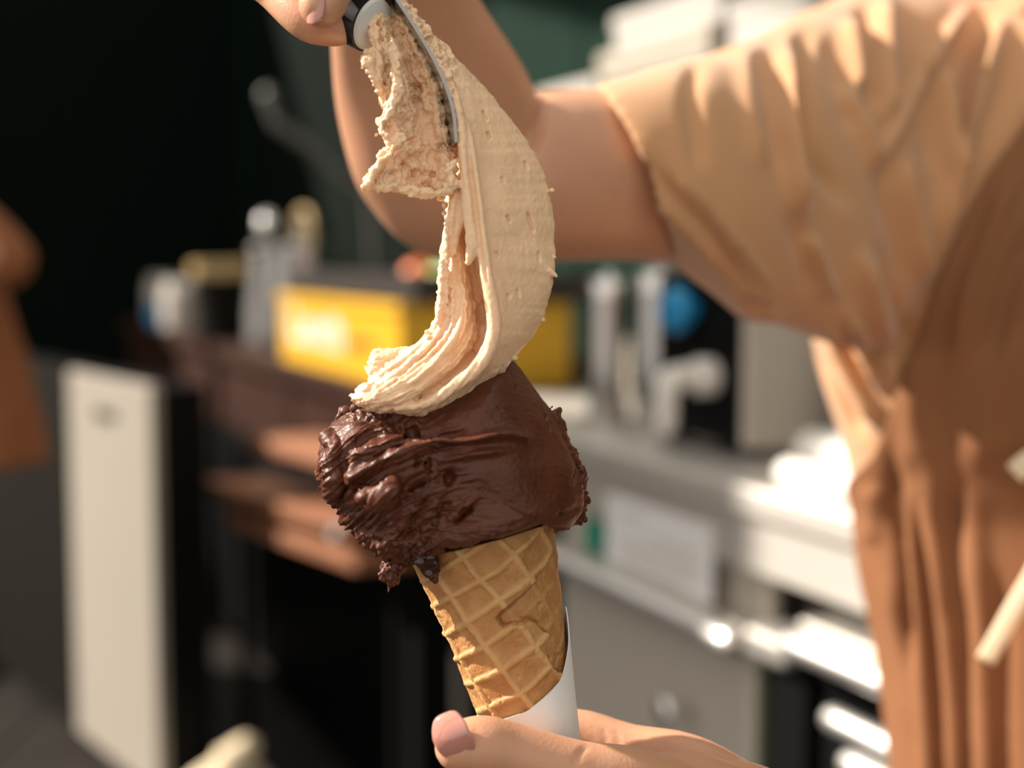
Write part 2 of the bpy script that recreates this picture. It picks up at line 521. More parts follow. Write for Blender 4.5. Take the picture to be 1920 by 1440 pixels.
turned('dial', [(0, 0), (.025, .001), (.025, .010), (.022, .014), (0, .015)], c, M['teal'], f1, 28, -N_C)['label'] = 'teal round dial'
cbox('lower_door', .20, .72, .03, .05, .06, .39, M['blackcab'], f1, .004)
f2 = fridge('undercounter_fridge', -.225, .085, 'dark undercounter unit with three long bright bar handles behind the apron', M['dgrey'])
cbox('control_panel', -.22, .08, .035, .05, .745, .795, M['dgrey'], f2, .002)
for k, (z, m_) in enumerate([(.752, 0), (.695, .0), (.66, 0)]):
    o = tube_obj('bar_handle', [LP(-.22, -.016, z), LP([.07, -.005, -.035][k], -.016, z)], [.0125, .0125], M['satin'], f2, 20, 12)
cbox('rail_backing', -.225, .08, -.002, .05, .735, .775, M['brushed'], f2, .004)
for z0, z1 in ((.70, .73), (.40, .69), (.06, .39)): cbox('drawer_front', -.22, .075, .028, .05, z0, z1, M['blackcab'], f2, .004)
hb = cbox('bracket', .095, .175, -.010, .05, .715, .748, M['brushed'], f1, .008); hb['label'] = 'short steel bracket between the two rails'
cbox('filler_post', .095, .175, .02, .06, .02, .71, M['blackcab'], f1, .004)
# notice sheet on the front of the fridge
ns = empty('notice_sheet', LP(.40, 0, .76)); tag(ns, 'white printed notice sheet hanging below the counter edge', 'notice')
cbox('sheet', .27, .545, .008, .0095, .744, .838, M['notice'], ns, 0)
for k, (a, b, z) in enumerate([(.44, .50, .815), (.31, .42, .795), (.30, .50, .78), (.30, .50, .765), (.34, .50, .752)]):
    cbox('print_line', a, b, .0072, .008, z, z + .004, M['mgrey'], ns, 0)

# ------------------------------------------------------------------ dark counter (left)
dc = empty('dark_counter', LP(3.2, .3, 0)); tag(dc, 'long dark brown counter under the yellow crate', 'counter')
cbox('worktop', 1.32, 5.1, -.01, .64, .85, .90, M['darkwood'], dc, .006)
for k in range(4):
    a = 1.34 + k * .94
    b = cbox('carcass', a, a + .93, .04, .62, .02, .85, M['blackcab'], dc, .004)
    dr = cbox('drawer', a + .01, a + .92, .015, .04, .66, .84, M['darkwood'], dc, .005)
    dd = cbox('door', a + .01, a + .92, .018, .04, .05, .65, M['blackcab'], dc, .005)
    c = LP(a + .16, .016, .56)
    turned('door_knob', [(0, 0), (.008, .001), (.008, .014), (.019, .018), (.022, .026), (.017, .036), (0, .039)], c, M['chrome'], dd, 24, -N_C)
# added rack; its brown boards imitate reflections in the dark counter doors
rk = empty('tray_rack', P(520, 1000, 2.75) * np.array([1, 1, 0])); tag(rk, 'low black rack holding three brown wooden boards before the dark counter', 'rack')
def slab(name, a, b, depth_vec, th, m, parent):
    a = np.asarray(a); b = np.asarray(b); dv = np.asarray(depth_vec); t = np.array([0, 0, th])
    return new_obj(name, box_mesh([a, b, b + dv, a + dv, a + t, b + t, b + dv + t, a + dv + t], .004), m, parent)
RA, RB = P(372, 925, 3.15), P(650, 1010, 2.62)
for (x0, y0, x1, y1, mm) in [(470, 835, 625, 892, 'wood'), (372, 925, 660, 1005, 'wood'), (425, 985, 668, 1075, 'wood')]:
    za = 3.15 + (2.62 - 3.15) * (x0 - 372) / 278; zb = 3.15 + (2.62 - 3.15) * (x1 - 372) / 278
    A_, B_ = P(x0, y0, za), P(x1, y1, zb); zz = (A_[2] + B_[2]) / 2; A_[2] = zz; B_[2] = zz
    slab('board', A_, B_, N_C * .16, .028, M[mm], rk)
for p_, zz in ((RA, .74), (RB, .74)):
    obox('post', (p_ + N_C * .10)[:2], U_C, N_C, .012, .012, 0, zz, M['blackcab'], rk)
    turned('cap_knob', [(0, 0), (.010, .001), (.019, .012), (.019, .022), (.010, .033), (0, .035)], (p_ + N_C * -.005), M['chrome'], rk, 24, (-.8, -.3, .5))
# white-fronted cabinet at the left
wa, wbp = np.array([-.728, 2.86, 0]), np.array([-1.17, 3.49, 0])
wu = (wbp - wa) / np.linalg.norm(wbp - wa); wn = np.array([-wu[1], wu[0], 0]);
if wn @ np.array([-1, -.4, 0]) < 0: wn = -wn
wlen = np.linalg.norm(wbp - wa)
wc = empty('white_cabinet', wa); tag(wc, 'tall white cabinet door in sunlight at the left', 'cabinet')
def wbox(name, s0, s1, n0, n1, z0, z1, m, parent, bev=.004):
    q = [wa + wu * s + wn * n for s, n in ((s0, n0), (s1, n0), (s1, n1), (s0, n1))]
    return new_obj(name, box_mesh([v + [0, 0, z0] for v in q] + [v + [0, 0, z1] for v in q], bev), m, parent)
wbox('body', .0, wlen + .6, -.12, -.02, .02, .89, M['blackcab'], wc)
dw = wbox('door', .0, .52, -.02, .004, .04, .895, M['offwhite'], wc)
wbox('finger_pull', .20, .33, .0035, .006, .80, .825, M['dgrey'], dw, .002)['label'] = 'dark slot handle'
wbox('dark_door', .53, wlen + .5, -.02, .004, .04, .895, M['olivedark'] if 'olivedark' in M else M['dgrey'], wc)  # dark panel stands in for a person's shadow on the white cabinet

# ------------------------------------------------------------------ things on the dark counter
yb = empty('yellow_crate', LP(1.85, .18, .9)); tag(yb, 'bright yellow crate with white lettering on the dark counter', 'crate')
def crate():
    t0, t1, n0, n1, z0, z1 = 1.40, 2.33, .005, .36, .90, 1.068
    w = .012
    cbox('base', t0, t1, n0, n1, z0, z0 + .012, M['yellow'], yb, .003)
    cbox('front_panel', t0, t1, n0, n0 + w, z0 + .012, z1, M['yellow'], yb, .004)
    cbox('rear_panel', t0, t1, n1 - w, n1, z0 + .012, z1, M['yellow'], yb, .004)
    for a in (t0, t1 - w): 
        cbox('end_panel', a, a + w, n0 + w, n1 - w, z0 + .012, z1, M['yellow'], yb, .003)
    for zz in (.945, .99, 1.035): cbox('rib', t0 - .006, t0, n0 + .02, n1 - .02, zz, zz + .010, M['yellow'], yb, .002)
    cbox('rim', t0 - .008, t1 + .008, n0 - .008, n0, z1 - .022, z1, M['yellow'], yb, .003)
    # white lettering, too soft to read: tall first stroke and a run of round letters
    L_ = [(2.21, 2.185, .955, 1.045), (2.185, 2.13, .955, .975), (2.115, 2.09, .955, 1.015), (2.075, 2.015, .955, .970), (2.075, 2.015, .995, 1.012), (2.075, 2.055, .955, 1.012), (2.035, 2.015, .955, 1.012),
          (1.995, 1.97, .955, 1.02), (1.955, 1.895, .955, .970), (1.955, 1.895, .995, 1.012), (1.955, 1.935, .955, 1.012), (1.87, 1.845, .95, 1.03), (1.845, 1.80, 1.00, 1.015), (1.815, 1.79, .95, 1.015)]
    for a, b, c_, d_ in L_: cbox('letter_stroke', min(a, b), max(a, b), n0 - .0025, n0 - .0005, c_, d_, M['white'], yb, 0)
    for k in range(7):
        a = 1.73 - k * .026
        cbox('small_letter', a, a + .015, n0 - .002, n0 - .0005, .965, .985 + .008 * (k % 2), M['ink'], yb, 0)
crate()
tr = empty('black_tray', LP(1.85, .2, 1.07)); tag(tr, 'shallow dark grey tray resting on top of the yellow crate', 'tray')
cbox('tray_base', 1.36, 2.30, .02, .40, 1.0685, 1.080, M['dgrey'], tr, .004)
for (a, b, c_, d_) in ((1.36, 2.30, .02, .035), (1.36, 2.30, .385, .40), (1.36, 1.375, .035, .385), (2.285, 2.30, .035, .385)):
    cbox('tray_wall', a, b, c_, d_, 1.08, 1.125, M['dgrey'], tr, .003)
def ball(name, c, r, m, label, cat, sq=(1, 1, 1)):
    v, f = ellipsoid(c, np.array([1, 0, 0]) * r * sq[0], np.array([0, 1, 0]) * r * sq[1], np.array([0, 0, 1]) * r * sq[2], 28, 18)
    me = mesh_from(v, f)
    displace(me, lambda co, no: r * .04 * fbm(co / r, 2, 3))
    o = new_obj(name, me, m); tag(o, label, cat); return o
def fruit(px, py, z, r, m, nm, label):
    c = P(px, py, z); e = empty(nm, c - np.array([0, 0, r])); tag(e, label, 'fruit')
    v, f = ellipsoid(c, np.array([1, 0, 0]) * r, np.array([0, 1, 0]) * r, np.array([0, 0, 1]) * r * .93, 28, 18)
    new_obj('flesh', mesh_from(v, f), m, e)
    tube_obj('stalk', [c + [0, 0, r * .9], c + [r * .05, 0, r * 1.12]], [r * .10, r * .07], M['grass'], e, 8, 2)
for (t, n_, r, m_, nm, lb) in [(1.74, .16, .036, 'orange', 'orange', 'small orange fruit in the tray on the crate'), (1.57, .15, .034, 'lime', 'lime', 'green lime in the tray on the crate')]:
    cc = LP(t, n_, 1.0805 + r * .93); e = empty(nm, LP(t, n_, 1.0805)); tag(e, lb, 'fruit')
    v, f = ellipsoid(cc, np.array([1, 0, 0]) * r, np.array([0, 1, 0]) * r, np.array([0, 0, 1]) * r * .93, 28, 18)
    new_obj('flesh', mesh_from(v, f), M[m_], e)
    tube_obj('stalk', [cc + [0, 0, r * .9], cc + [r * .05, 0, r * 1.1]], [r * .10, r * .07], M['grass'], e, 8, 2)
bw = empty('white_bowl', LP(1.67, .25, 1.08)); tag(bw, 'small white bowl in the tray beside the fruit', 'bowl')
turned('shell', [(0, 0), (.035, 0), (.038, .006), (.062, .045), (.070, .085), (.066, .085), (.058, .046), (.034, .012), (0, .010)], LP(1.67, .25, 1.0805), M['white'], bw, 36)
turned('foot', [(.030, -.0002), (.036, -.0002), (.036, .004), (.030, .004)], LP(1.67, .25, 1.0805), M['white'], bw, 36)

# steel pot with an arched handle left of the crate
pt = empty('steel_pot', LP(2.72, .16, .9)); tag(pt, 'tall steel pot with an arched handle left of the yellow crate', 'pot')
pc = LP(2.66, .15, .9005)
turned('pot_body', [(0, 0), (.098, 0), (.105, .006), (.105, .265), (.110, .27), (.110, .276), (.102, .276), (.101, .268), (.101, .012), (0, .010)], pc, M['polished'], pt, 48)
turned('pot_lid', [(.106, .276), (.104, .284), (.06, .30), (.02, .308), (0, .309)], pc, M['polished'], pt, 48)
hp = [pc + N_C * 0 + U_C * a + np.array([0, 0, h]) for a, h in ((-.085, .285), (-.085, .34), (-.05, .375), (.02, .38), (.06, .355), (.072, .29))]
tube_obj('arched_handle', hp, [.009] * 6, M['tan'], pt, 12)
turned('lid_knob', [(0, .305), (.008, .307), (.008, .315), (.018, .32), (.022, .335), (.014, .347), (0, .349)], pc, M['chrome'], pt, 28)
kt = empty('coffee_pot', LP(3.02, .15, .9)); tag(kt, 'slender steel coffee pot with a shiny ball knob between the tub and the large pot', 'coffee pot')
kc = LP(3.02, .14, .9005)
turned('pot_body', [(0, 0), (.075, 0), (.08, .006), (.078, .10), (.062, .21), (.056, .27), (.06, .275), (.05, .28), (0, .28)], kc, M['polished'], kt, 40)
turned('pot_lid', [(.058, .28), (.054, .29), (.03, .305), (.008, .31), (0, .31)], kc, M['polished'], kt, 40)
turned('ball_knob', [(0, .308), (.009, .309), (.012, .318)] + [(.036 * math.sin(a), .352 - .036 * math.cos(a)) for a in np.linspace(.35, 3.1, 12)], kc, M['chrome'], kt, 32)
tube_obj('pot_handle', [kc + U_C * .055 + [0, 0, .25], kc + U_C * .12 + [0, 0, .24], kc + U_C * .13 + [0, 0, .14], kc + U_C * .078 + [0, 0, .08]], [.008] * 4, M['black'], kt, 12)
# tan tub
tb = empty('tan_tub', LP(3.05, .17, .9)); tag(tb, 'olive tub with a tan lid left of the steel pot', 'tub')
turned('tub_body', [(0, 0), (.125, 0), (.13, .006), (.145, .20), (.14, .20), (.125, .01), (0, .01)], LP(3.35, .12, .9005), M['olivedark'] if 'olivedark' in M else M['dgrey'], tb, 40)
turned('tub_lid', [(.15, .195), (.152, .20), (.152, .235), (.14, .24), (0, .242)], LP(3.35, .12, .9005), M['tan'], tb, 40)
# jars far left
def jar(t, n, r, h, m1, m2, label):
    j = empty('small_jar', LP(t, n, .9)); tag(j, label, 'jar', 'small jars at the far end of the dark counter')
    c = LP(t, n, .9005)
    turned('glass_body', [(0, 0), (r * .92, 0), (r, .008), (r, h * .78), (r * .8, h * .84), (0, h * .85)], c, m1, j, 28)
    turned('jar_lid', [(r * .85, h * .82), (r * .88, h * .84), (r * .88, h), (r * .8, h * 1.01), (0, h * 1.01)], c, m2, j, 28)
jar(3.95, .05, .075, .17, M['mgrey'], M['white'], 'pale lidded jar next to the olive tub')
jar(4.65, .10, .07, .18, M['mgrey'], M['mgrey'], 'grey lidded jar furthest along the dark counter')
jar(4.25, .02, .045, .09, M['blue'], M['blue'], 'short blue jar between the two grey jars')
# gooseneck tap
tp = empty('gooseneck_tap', LP(2.58, .32, .9)); tag(tp, 'long grey gooseneck tap rising behind the steel pot', 'tap')
c0 = LP(2.02, .52, .9)
e1 = P(660, 345, 3.9); e2 = P(580, 275, 3.9); e3 = P(525, 235, 3.9); e4 = P(512, 205, 3.9); e5 = P(505, 180, 3.9)
sb = np.array([P(700, 380, 3.9)[0], P(700, 380, 3.9)[1], .9])
turned('tap_base', [(0, 0), (.035, 0), (.035, .015), (.022, .03), (0, .03)], sb, M['steel'], tp, 28)
tube_obj('tap_pipe', [sb + [0, 0, .02], sb + [0, 0, .15], sb + [0, 0, .27], P(690, 368, 3.9), e1, e2, e3, e4], [.013] * 5 + [.017, .019, .018], M['tapgrey'], tp, 16)
tube_obj('tap_head', [e4, e5], [.022, .025], M['tapgrey'], tp, 20)

# ------------------------------------------------------------------ things on the steel counter
def canister(t, n, r, h, label, m='polished'):
    c_ = empty('steel_canister', LP(t, n, .9)); tag(c_, label, 'canister', 'steel canisters on the steel counter')
    c = LP(t, n, .9005)
    turned('canister_body', [(0, 0), (r * .97, 0), (r, .004), (r, h * .9), (r * .98, h * .92), (0, h * .92)], c, M[m], c_, 40)
    turned('canister_lid', [(r * 1.02, h * .9), (r * 1.03, h * .91), (r * 1.03, h), (r * .96, h * 1.02), (0, h * 1.02)], c, M['chrome'], c_, 40)
    turned('lid_button', [(0, h * 1.02), (.008, h * 1.02), (.010, h * 1.05), (.006, h * 1.07), (0, h * 1.07)], c, M['chrome'], c_, 20)
canister(.80, .14, .032, .215, 'slim steel canister next to the yellow crate')
canister(.70, .17, .034, .225, 'steel canister between the slim one and the black machine')
canister(.645, .26, .05, .25, 'wide steel canister standing behind the other two')
gm = empty('dispensing_machine', LP(.45, .25, .9)); tag(gm, 'black dispensing machine with a blue knob on the steel counter', 'machine')
cbox('machine_body', .36, .58, .10, .42, .915, 1.135, M['blackcab'], gm, .012)
cbox('machine_top', .35, .59, .09, .43, 1.135, 1.165, M['steel'], gm, .008)
cbox('side_panel', .345, .36, .10, .42, .915, 1.135, M['mgrey'], gm, .004)
for a in (.38, .56):
    for b in (.13, .39): turned('foot', [(0, 0), (.014, 0), (.014, .016), (0, .016)], LP(a, b, .9002), M['dgrey'], gm, 16)
turned('blue_knob', [(0, 0), (.012, 0), (.012, .012), (.028, .018), (.031, .030), (.024, .042), (0, .046)], LP(.475, .10, 1.085), M['blue'], gm, 32, -N_C)['label'] = 'bright blue round knob'
turned('green_button', [(0, 0), (.013, 0), (.013, .006), (0, .008)], LP(.47, .10, 1.005), M['teal'], gm, 24, -N_C)['label'] = 'small green button'
tube_obj('spout', [LP(.43, .11, 1.0), LP(.43, .05, 1.0), LP(.43, .035, .985), LP(.43, .035, .94)], [.017, .017, .016, .013], M['white'], gm, 20)
turned('spout_collar', [(0, 0), (.024, 0), (.024, .02), (.018, .028), (0, .028)], LP(.43, .10, 1.0), M['white'], gm, 24, -N_C)
bx_ = empty('grey_carton', LP(.15, .3, .9)); tag(bx_, 'plain grey-beige carton on the steel counter beside the machine', 'carton')
cbox('carton_body', .0, .31, .20, .44, .9005, 1.11, M['olive'], bx_, .004)
cbox('carton_flap', .0, .31, .20, .32, 1.11, 1.113, M['olive'], bx_, 0)
cbox('carton_flap', .0, .31, .322, .44, 1.11, 1.113, M['olive'], bx_, 0)
cbox('base_board', -.05, .33, .17, .46, .9, .9005, M['blackcab'], bx_, 0)
def roll(t0, t1, n, z, r, label):
    e = empty('paper_roll', LP((t0 + t1) / 2, n, z - r)); tag(e, label, 'paper roll', 'white paper rolls on the steel counter')
    L_ = t1 - t0
    turned('paper', [(r * .32, 0), (r, 0), (r, L_), (r * .32, L_), (r * .32, 0)], LP(t0, n, z), M['white'], e, 40, U_C)
    turned('core', [(r * .26, .001), (r * .32, .001), (r * .32, L_ - .001), (r * .26, L_ - .001), (r * .26, .001)], LP(t0, n, z), M['card'], e, 30, U_C)
roll(-.18, .205, .10, .9285, .028, 'thick white paper roll lying on the steel counter')
roll(-.20, .16, .035, .9165, .016, 'thin white paper roll lying at the counter edge')
# shelf with boxes above the steel counter
sh = empty('wall_shelf', LP(.4, .5, 1.36)); tag(sh, 'steel wall shelf carrying white boxes behind the raised arm', 'shelf')
cbox('shelf_board', -1.0, 1.75, .34, .658, 1.335, 1.36, M['steel'], sh, .004)
for t in (-.8, 0.2, 1.2, 1.7): cbox('shelf_bracket', t, t + .02, .36, .658, 1.28, 1.335, M['steel'], sh, .002)
def carton(t0, t1, n0, n1, z0, z1, m, label, cat='box', lid=True, nm='storage_box'):
    e = empty(nm, LP((t0 + t1) / 2, (n0 + n1) / 2, z0)); tag(e, label, cat)
    cbox('box_body', t0, t1, n0, n1, z0, z1 - .012, M[m], e, .006)
    cbox('box_lid', t0 - .004, t1 + .004, n0 - .004, n1 + .004, z1 - .03, z1, M[m], e, .005)
    return e
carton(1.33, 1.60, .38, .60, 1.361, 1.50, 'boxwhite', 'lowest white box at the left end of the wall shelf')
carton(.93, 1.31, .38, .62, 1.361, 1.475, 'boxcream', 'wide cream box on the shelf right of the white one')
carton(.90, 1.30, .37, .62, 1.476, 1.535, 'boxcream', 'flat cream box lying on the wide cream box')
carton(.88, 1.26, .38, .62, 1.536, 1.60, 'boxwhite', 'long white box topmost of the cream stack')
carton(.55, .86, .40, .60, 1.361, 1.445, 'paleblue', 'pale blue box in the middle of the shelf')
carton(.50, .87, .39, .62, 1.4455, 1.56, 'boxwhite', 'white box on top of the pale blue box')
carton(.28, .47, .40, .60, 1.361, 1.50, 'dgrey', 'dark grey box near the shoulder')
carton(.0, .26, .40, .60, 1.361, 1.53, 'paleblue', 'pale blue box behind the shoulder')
# pale cloth bag on the floor before the added reflection rack
cb = empty('cloth_bag', P(425, 1440, 2.9) * np.array([1, 1, 0])); tag(cb, 'crumpled pale cloth bag on the floor below the boards', 'bag')
def bag():
    c = P(425, 1440, 2.9) * np.array([1, 1, 0])
    g = [ellipsoid(c + [0, 0, .07], np.array([.08, .02, 0]), np.array([0, .07, 0]), np.array([0, 0, .068]), 40, 24), ellipsoid(c + [.02, 0, .13], np.array([.05, 0, .02]), np.array([0, .05, 0]), np.array([0, 0, .05]), 40, 24)]
    me = remeshed(join_geo(g), .006, 3)
    displace(me, lambda co, no: .012 * fbm(co * 14, 3, 5))
    co = get_co(me); co[:, 2] = np.maximum(co[:, 2], .001); set_co(me, co)
    return me
new_obj('bag_body', bag(), M['tie'], cb)
tube_obj('bag_tie', [P(425, 1440, 2.9) * np.array([1, 1, 0]) + [.02 + .035 * math.cos(a), .035 * math.sin(a), .15 + .008 * math.sin(2 * a)] for a in np.linspace(0, 6.2, 12)], [.006] * 12, M['tie'], cb, 8, 3)
# ================================================================== the person serving
person = empty('person', P(2150, 1440, .95) * np.array([1, 1, 0]))
tag(person, 'person in a beige T-shirt and brown apron holding the cone and the spatula', 'person')
TS = [(1610, 30, 2340, 30, .955, .060), (1575, 140, 2370, 140, .935, .082), (1545, 320, 2380, 320, .915, .097), (1520, 520, 2360, 520, .91, .105), (1535, 680, 2345, 680, .915, .102), (1580, 820, 2330, 820, .92, .098),
      (1618, 960, 2335, 960, .925, .096), (1650, 1080, 2380, 1080, .93, .104), (1700, 1250, 2440, 1250, .935, .112), (1740, 1440, 2500, 1440, .94, .12), (1770, 1620, 2520, 1620, .95, .12)]
TSEC = [sil(*s) for s in TS]
def scaled(sec, k): return [(c, a * k, b * k) for c, a, b in sec]

def finger(pts, radii, seg=18, sub=8):
    return tube([P(*p) for p in pts], radii, seg, sub=sub)

def build_body():
    g = []
    g.append(loft(scaled(TSEC[:9], .88), 40, 50))                                       # trunk
    g.append(loft([sil(1880, 40, 2080, 40, .90, .05), sil(1890, -120, 2070, -120, .88, .045), sil(1885, -230, 2075, -230, .875, .05)], 32, 14))   # neck
    # raised arm: upper arm and forearm
    g.append(loft([sil(812, 300, 812, 480, .712, .026), sil(860, 215, 860, 492, .713, .038), sil(930, 182, 930, 493, .716, .041), sil(1020, 173, 1020, 491, .72, .043), sil(1150, 165, 1150, 488, .735, .044), sil(1300, 150, 1300, 495, .76, .046),
                   sil(1450, 145, 1450, 510, .80, .046), sil(1600, 130, 1600, 520, .86, .046), sil(1720, 130, 1720, 500, .91, .046)], 48, 60))
    g.append(loft([sil(808, 484, 985, 436, .718, .028), sil(750, 450, 1008, 375, .714, .037), sil(702, 398, 1018, 305, .708, .041), sil(664, 335, 1022, 235, .70, .042), sil(633, 215, 985, 132, .68, .038), sil(622, 95, 905, 8, .655, .034), sil(620, -20, 855, -92, .63, .030),
                   sil(614, -150, 795, -210, .605, .025), sil(610, -235, 762, -265, .585, .020)], 48, 60))
    # raised hand around the handle
    g.append(loft([sil(606, -225, 764, -265, .585, .020), sil(560, -200, 740, -235, .555, .018), sil(520, -150, 720, -150, .53, .017), sil(500, -90, 690, -95, .515, .014)], 36, 30))
    g.append(finger([(680, -190, .555), (668, -125, .50), (630, -60, .473), (604, 8, .468)], [.0115, .0105, .0088, .0080]))       # thumb in front
    g.append(finger([(520, -130, .53), (488, -70, .515), (530, -15, .493), (580, 36, .484), (628, 50, .486)], [.0105, .0098, .0086, .0078, .0070]))
    g.append(finger([(500, -150, .535), (455, -110, .52), (478, -62, .498), (520, -30, .49), (552, -20, .49)], [.0105, .0098, .0086, .0078, .0070]))
    g.append(finger([(490, -175, .54), (430, -150, .525), (440, -105, .505), (478, -78, .497), (505, -72, .497)], [.010, .0092, .008, .0072, .0065]))
    g.append(finger([(490, -200, .545), (425, -195, .53), (420, -150, .512), (450, -125, .505), (472, -120, .505)], [.009, .008, .0068, .006, .0055]))
    # lower arm from the hidden left shoulder to the hand with the cone
    g.append(tube([P(2300, 170, .90), P(2330, 700, .84), P(2180, 1500, .75), P(2060, 1640, .72)], [.055, .050, .044, .040], 28, sub=10))
    g.append(tube([P(2060, 1640, .72), P(1800, 1680, .62), P(1600, 1660, .545), P(1520, 1640, .525)], [.041, .036, .027, .025], 28, sub=10))
    g.append(loft([(P(1560, 1650, .535), UP * .024, FWD * .020), (P(1470, 1600, .512), UP * .028, FWD * .018), (P(1385, 1570, .503), UP * .027, FWD * .016), (P(1330, 1560, .502), UP * .020, FWD * .012)], 36, 30))
    # thumb across the front of the sleeve
    g.append(finger([(864, 1399, .4665), (905, 1399, .4675), (965, 1412, .4700), (1080, 1449, .4730), (1190, 1480, .479), (1320, 1545, .492)], [.0088, .0100, .0098, .0108, .0140, .0175], 24, 10))
    g.append(finger([(1200, 1470, .482), (1300, 1480, .494), (1390, 1530, .502)], [.010, .013, .016], 20))
    # index finger behind the sleeve, then the others below it
    g.append(finger([(975, 1362, .5290), (1040, 1366, .5290), (1100, 1374, .5270), (1180, 1402, .5220), (1290, 1432, .5150), (1390, 1500, .509)], [.0070, .0078, .0082, .0088, .0108, .0135], 20))
    for k, (dy, dz) in enumerate(((88, .001), (170, -.002), (240, -.006))):
        g.append(finger([(1000 + 12 * k, 1380 + dy, .5150 + dz), (1060 + 8 * k, 1385 + dy, .5240 + dz), (1130, 1395 + dy, .5255 + dz), (1220, 1415 + dy * .9, .521), (1310, 1440 + dy * .75, .514), (1400, 1500 + dy * .6, .509)], [.0066 - .0004 * k, .0078 - .0004 * k, .0084 - .0004 * k, .0088 - .0004 * k, .0098, .012], 20))
    me = remeshed(join_geo(g), 0.0013, 6)
    CR = [([(1128, 1362), (1136, 1385), (1134, 1400)], 4, -.5), ([(1150, 1368), (1160, 1385), (1158, 1402)], 4, -.4), ([(1070, 1440), (1090, 1410), (1108, 1396)], 5, -.6), ([(1290, 1386), (1262, 1390), (1250, 1400)], 10, .4),
          ([(880, 1350), (876, 1385), (868, 1430)], 5, .5), ([(905, 1395), (918, 1410), (915, 1436)], 3, -.25), ([(893, 1400), (903, 1420), (900, 1440)], 3, -.22),
          ([(1022, 175), (1018, 215), (1006, 265), (990, 300)], 7, -3.0)]
    sculpt(me, CR, toward=.4)
    return me
body = new_obj('body', build_body(), M['skin'], person)
body['label'] = 'bare forearms and hands'

def nail(c, along, side, length, width, thick, m, label):
    """curved nail plate; along points to the tip"""
    along = along / np.linalg.norm(along); side = side - along * (side @ along); side /= np.linalg.norm(side)
    up = np.cross(along, side)
    if up @ (CAM - c) < 0: up = -up
    nu, nv = 22, 14
    top = []
    for i in range(nu):
        u = i / (nu - 1) * 2 - 1
        hw = (1 - abs(u) ** 4.0 * (0.75 if u > 0 else 0.65))
        row = []
        for j in range(nv):
            v = j / (nv - 1) * 2 - 1
            p = c + along * (u * length / 2) + side * (v * hw * width / 2) - up * (v * v * hw * hw * width * .22 + max(0, u) ** 2 * length * .10)
            row.append(p)
        top.append(row)
    top = np.array(top); bot = top - up * thick
    V = np.concatenate([top, bot[:, ::-1]], 1)
    o = new_obj('fingernail', mesh_from(V.reshape(-1, 3), ring_faces(nu, 2 * nv)), m, person)
    o['label'] = label
    return o
nail(P(847, 1387, .4566), P(818, 1400, .4590) - P(876, 1376, .4570), P(866, 1432, .460) - P(834, 1350, .4600), .0128, .0162, .0009, M['nail'], 'glossy pink thumbnail')
nail(P(581, 14, .4625), P(577, 40, .4625) - P(588, -20, .4610), P(612, 10, .460) - P(564, 10, .470), .0105, .0095, .0006, M['nail'], 'pale pink nail on the raised hand')

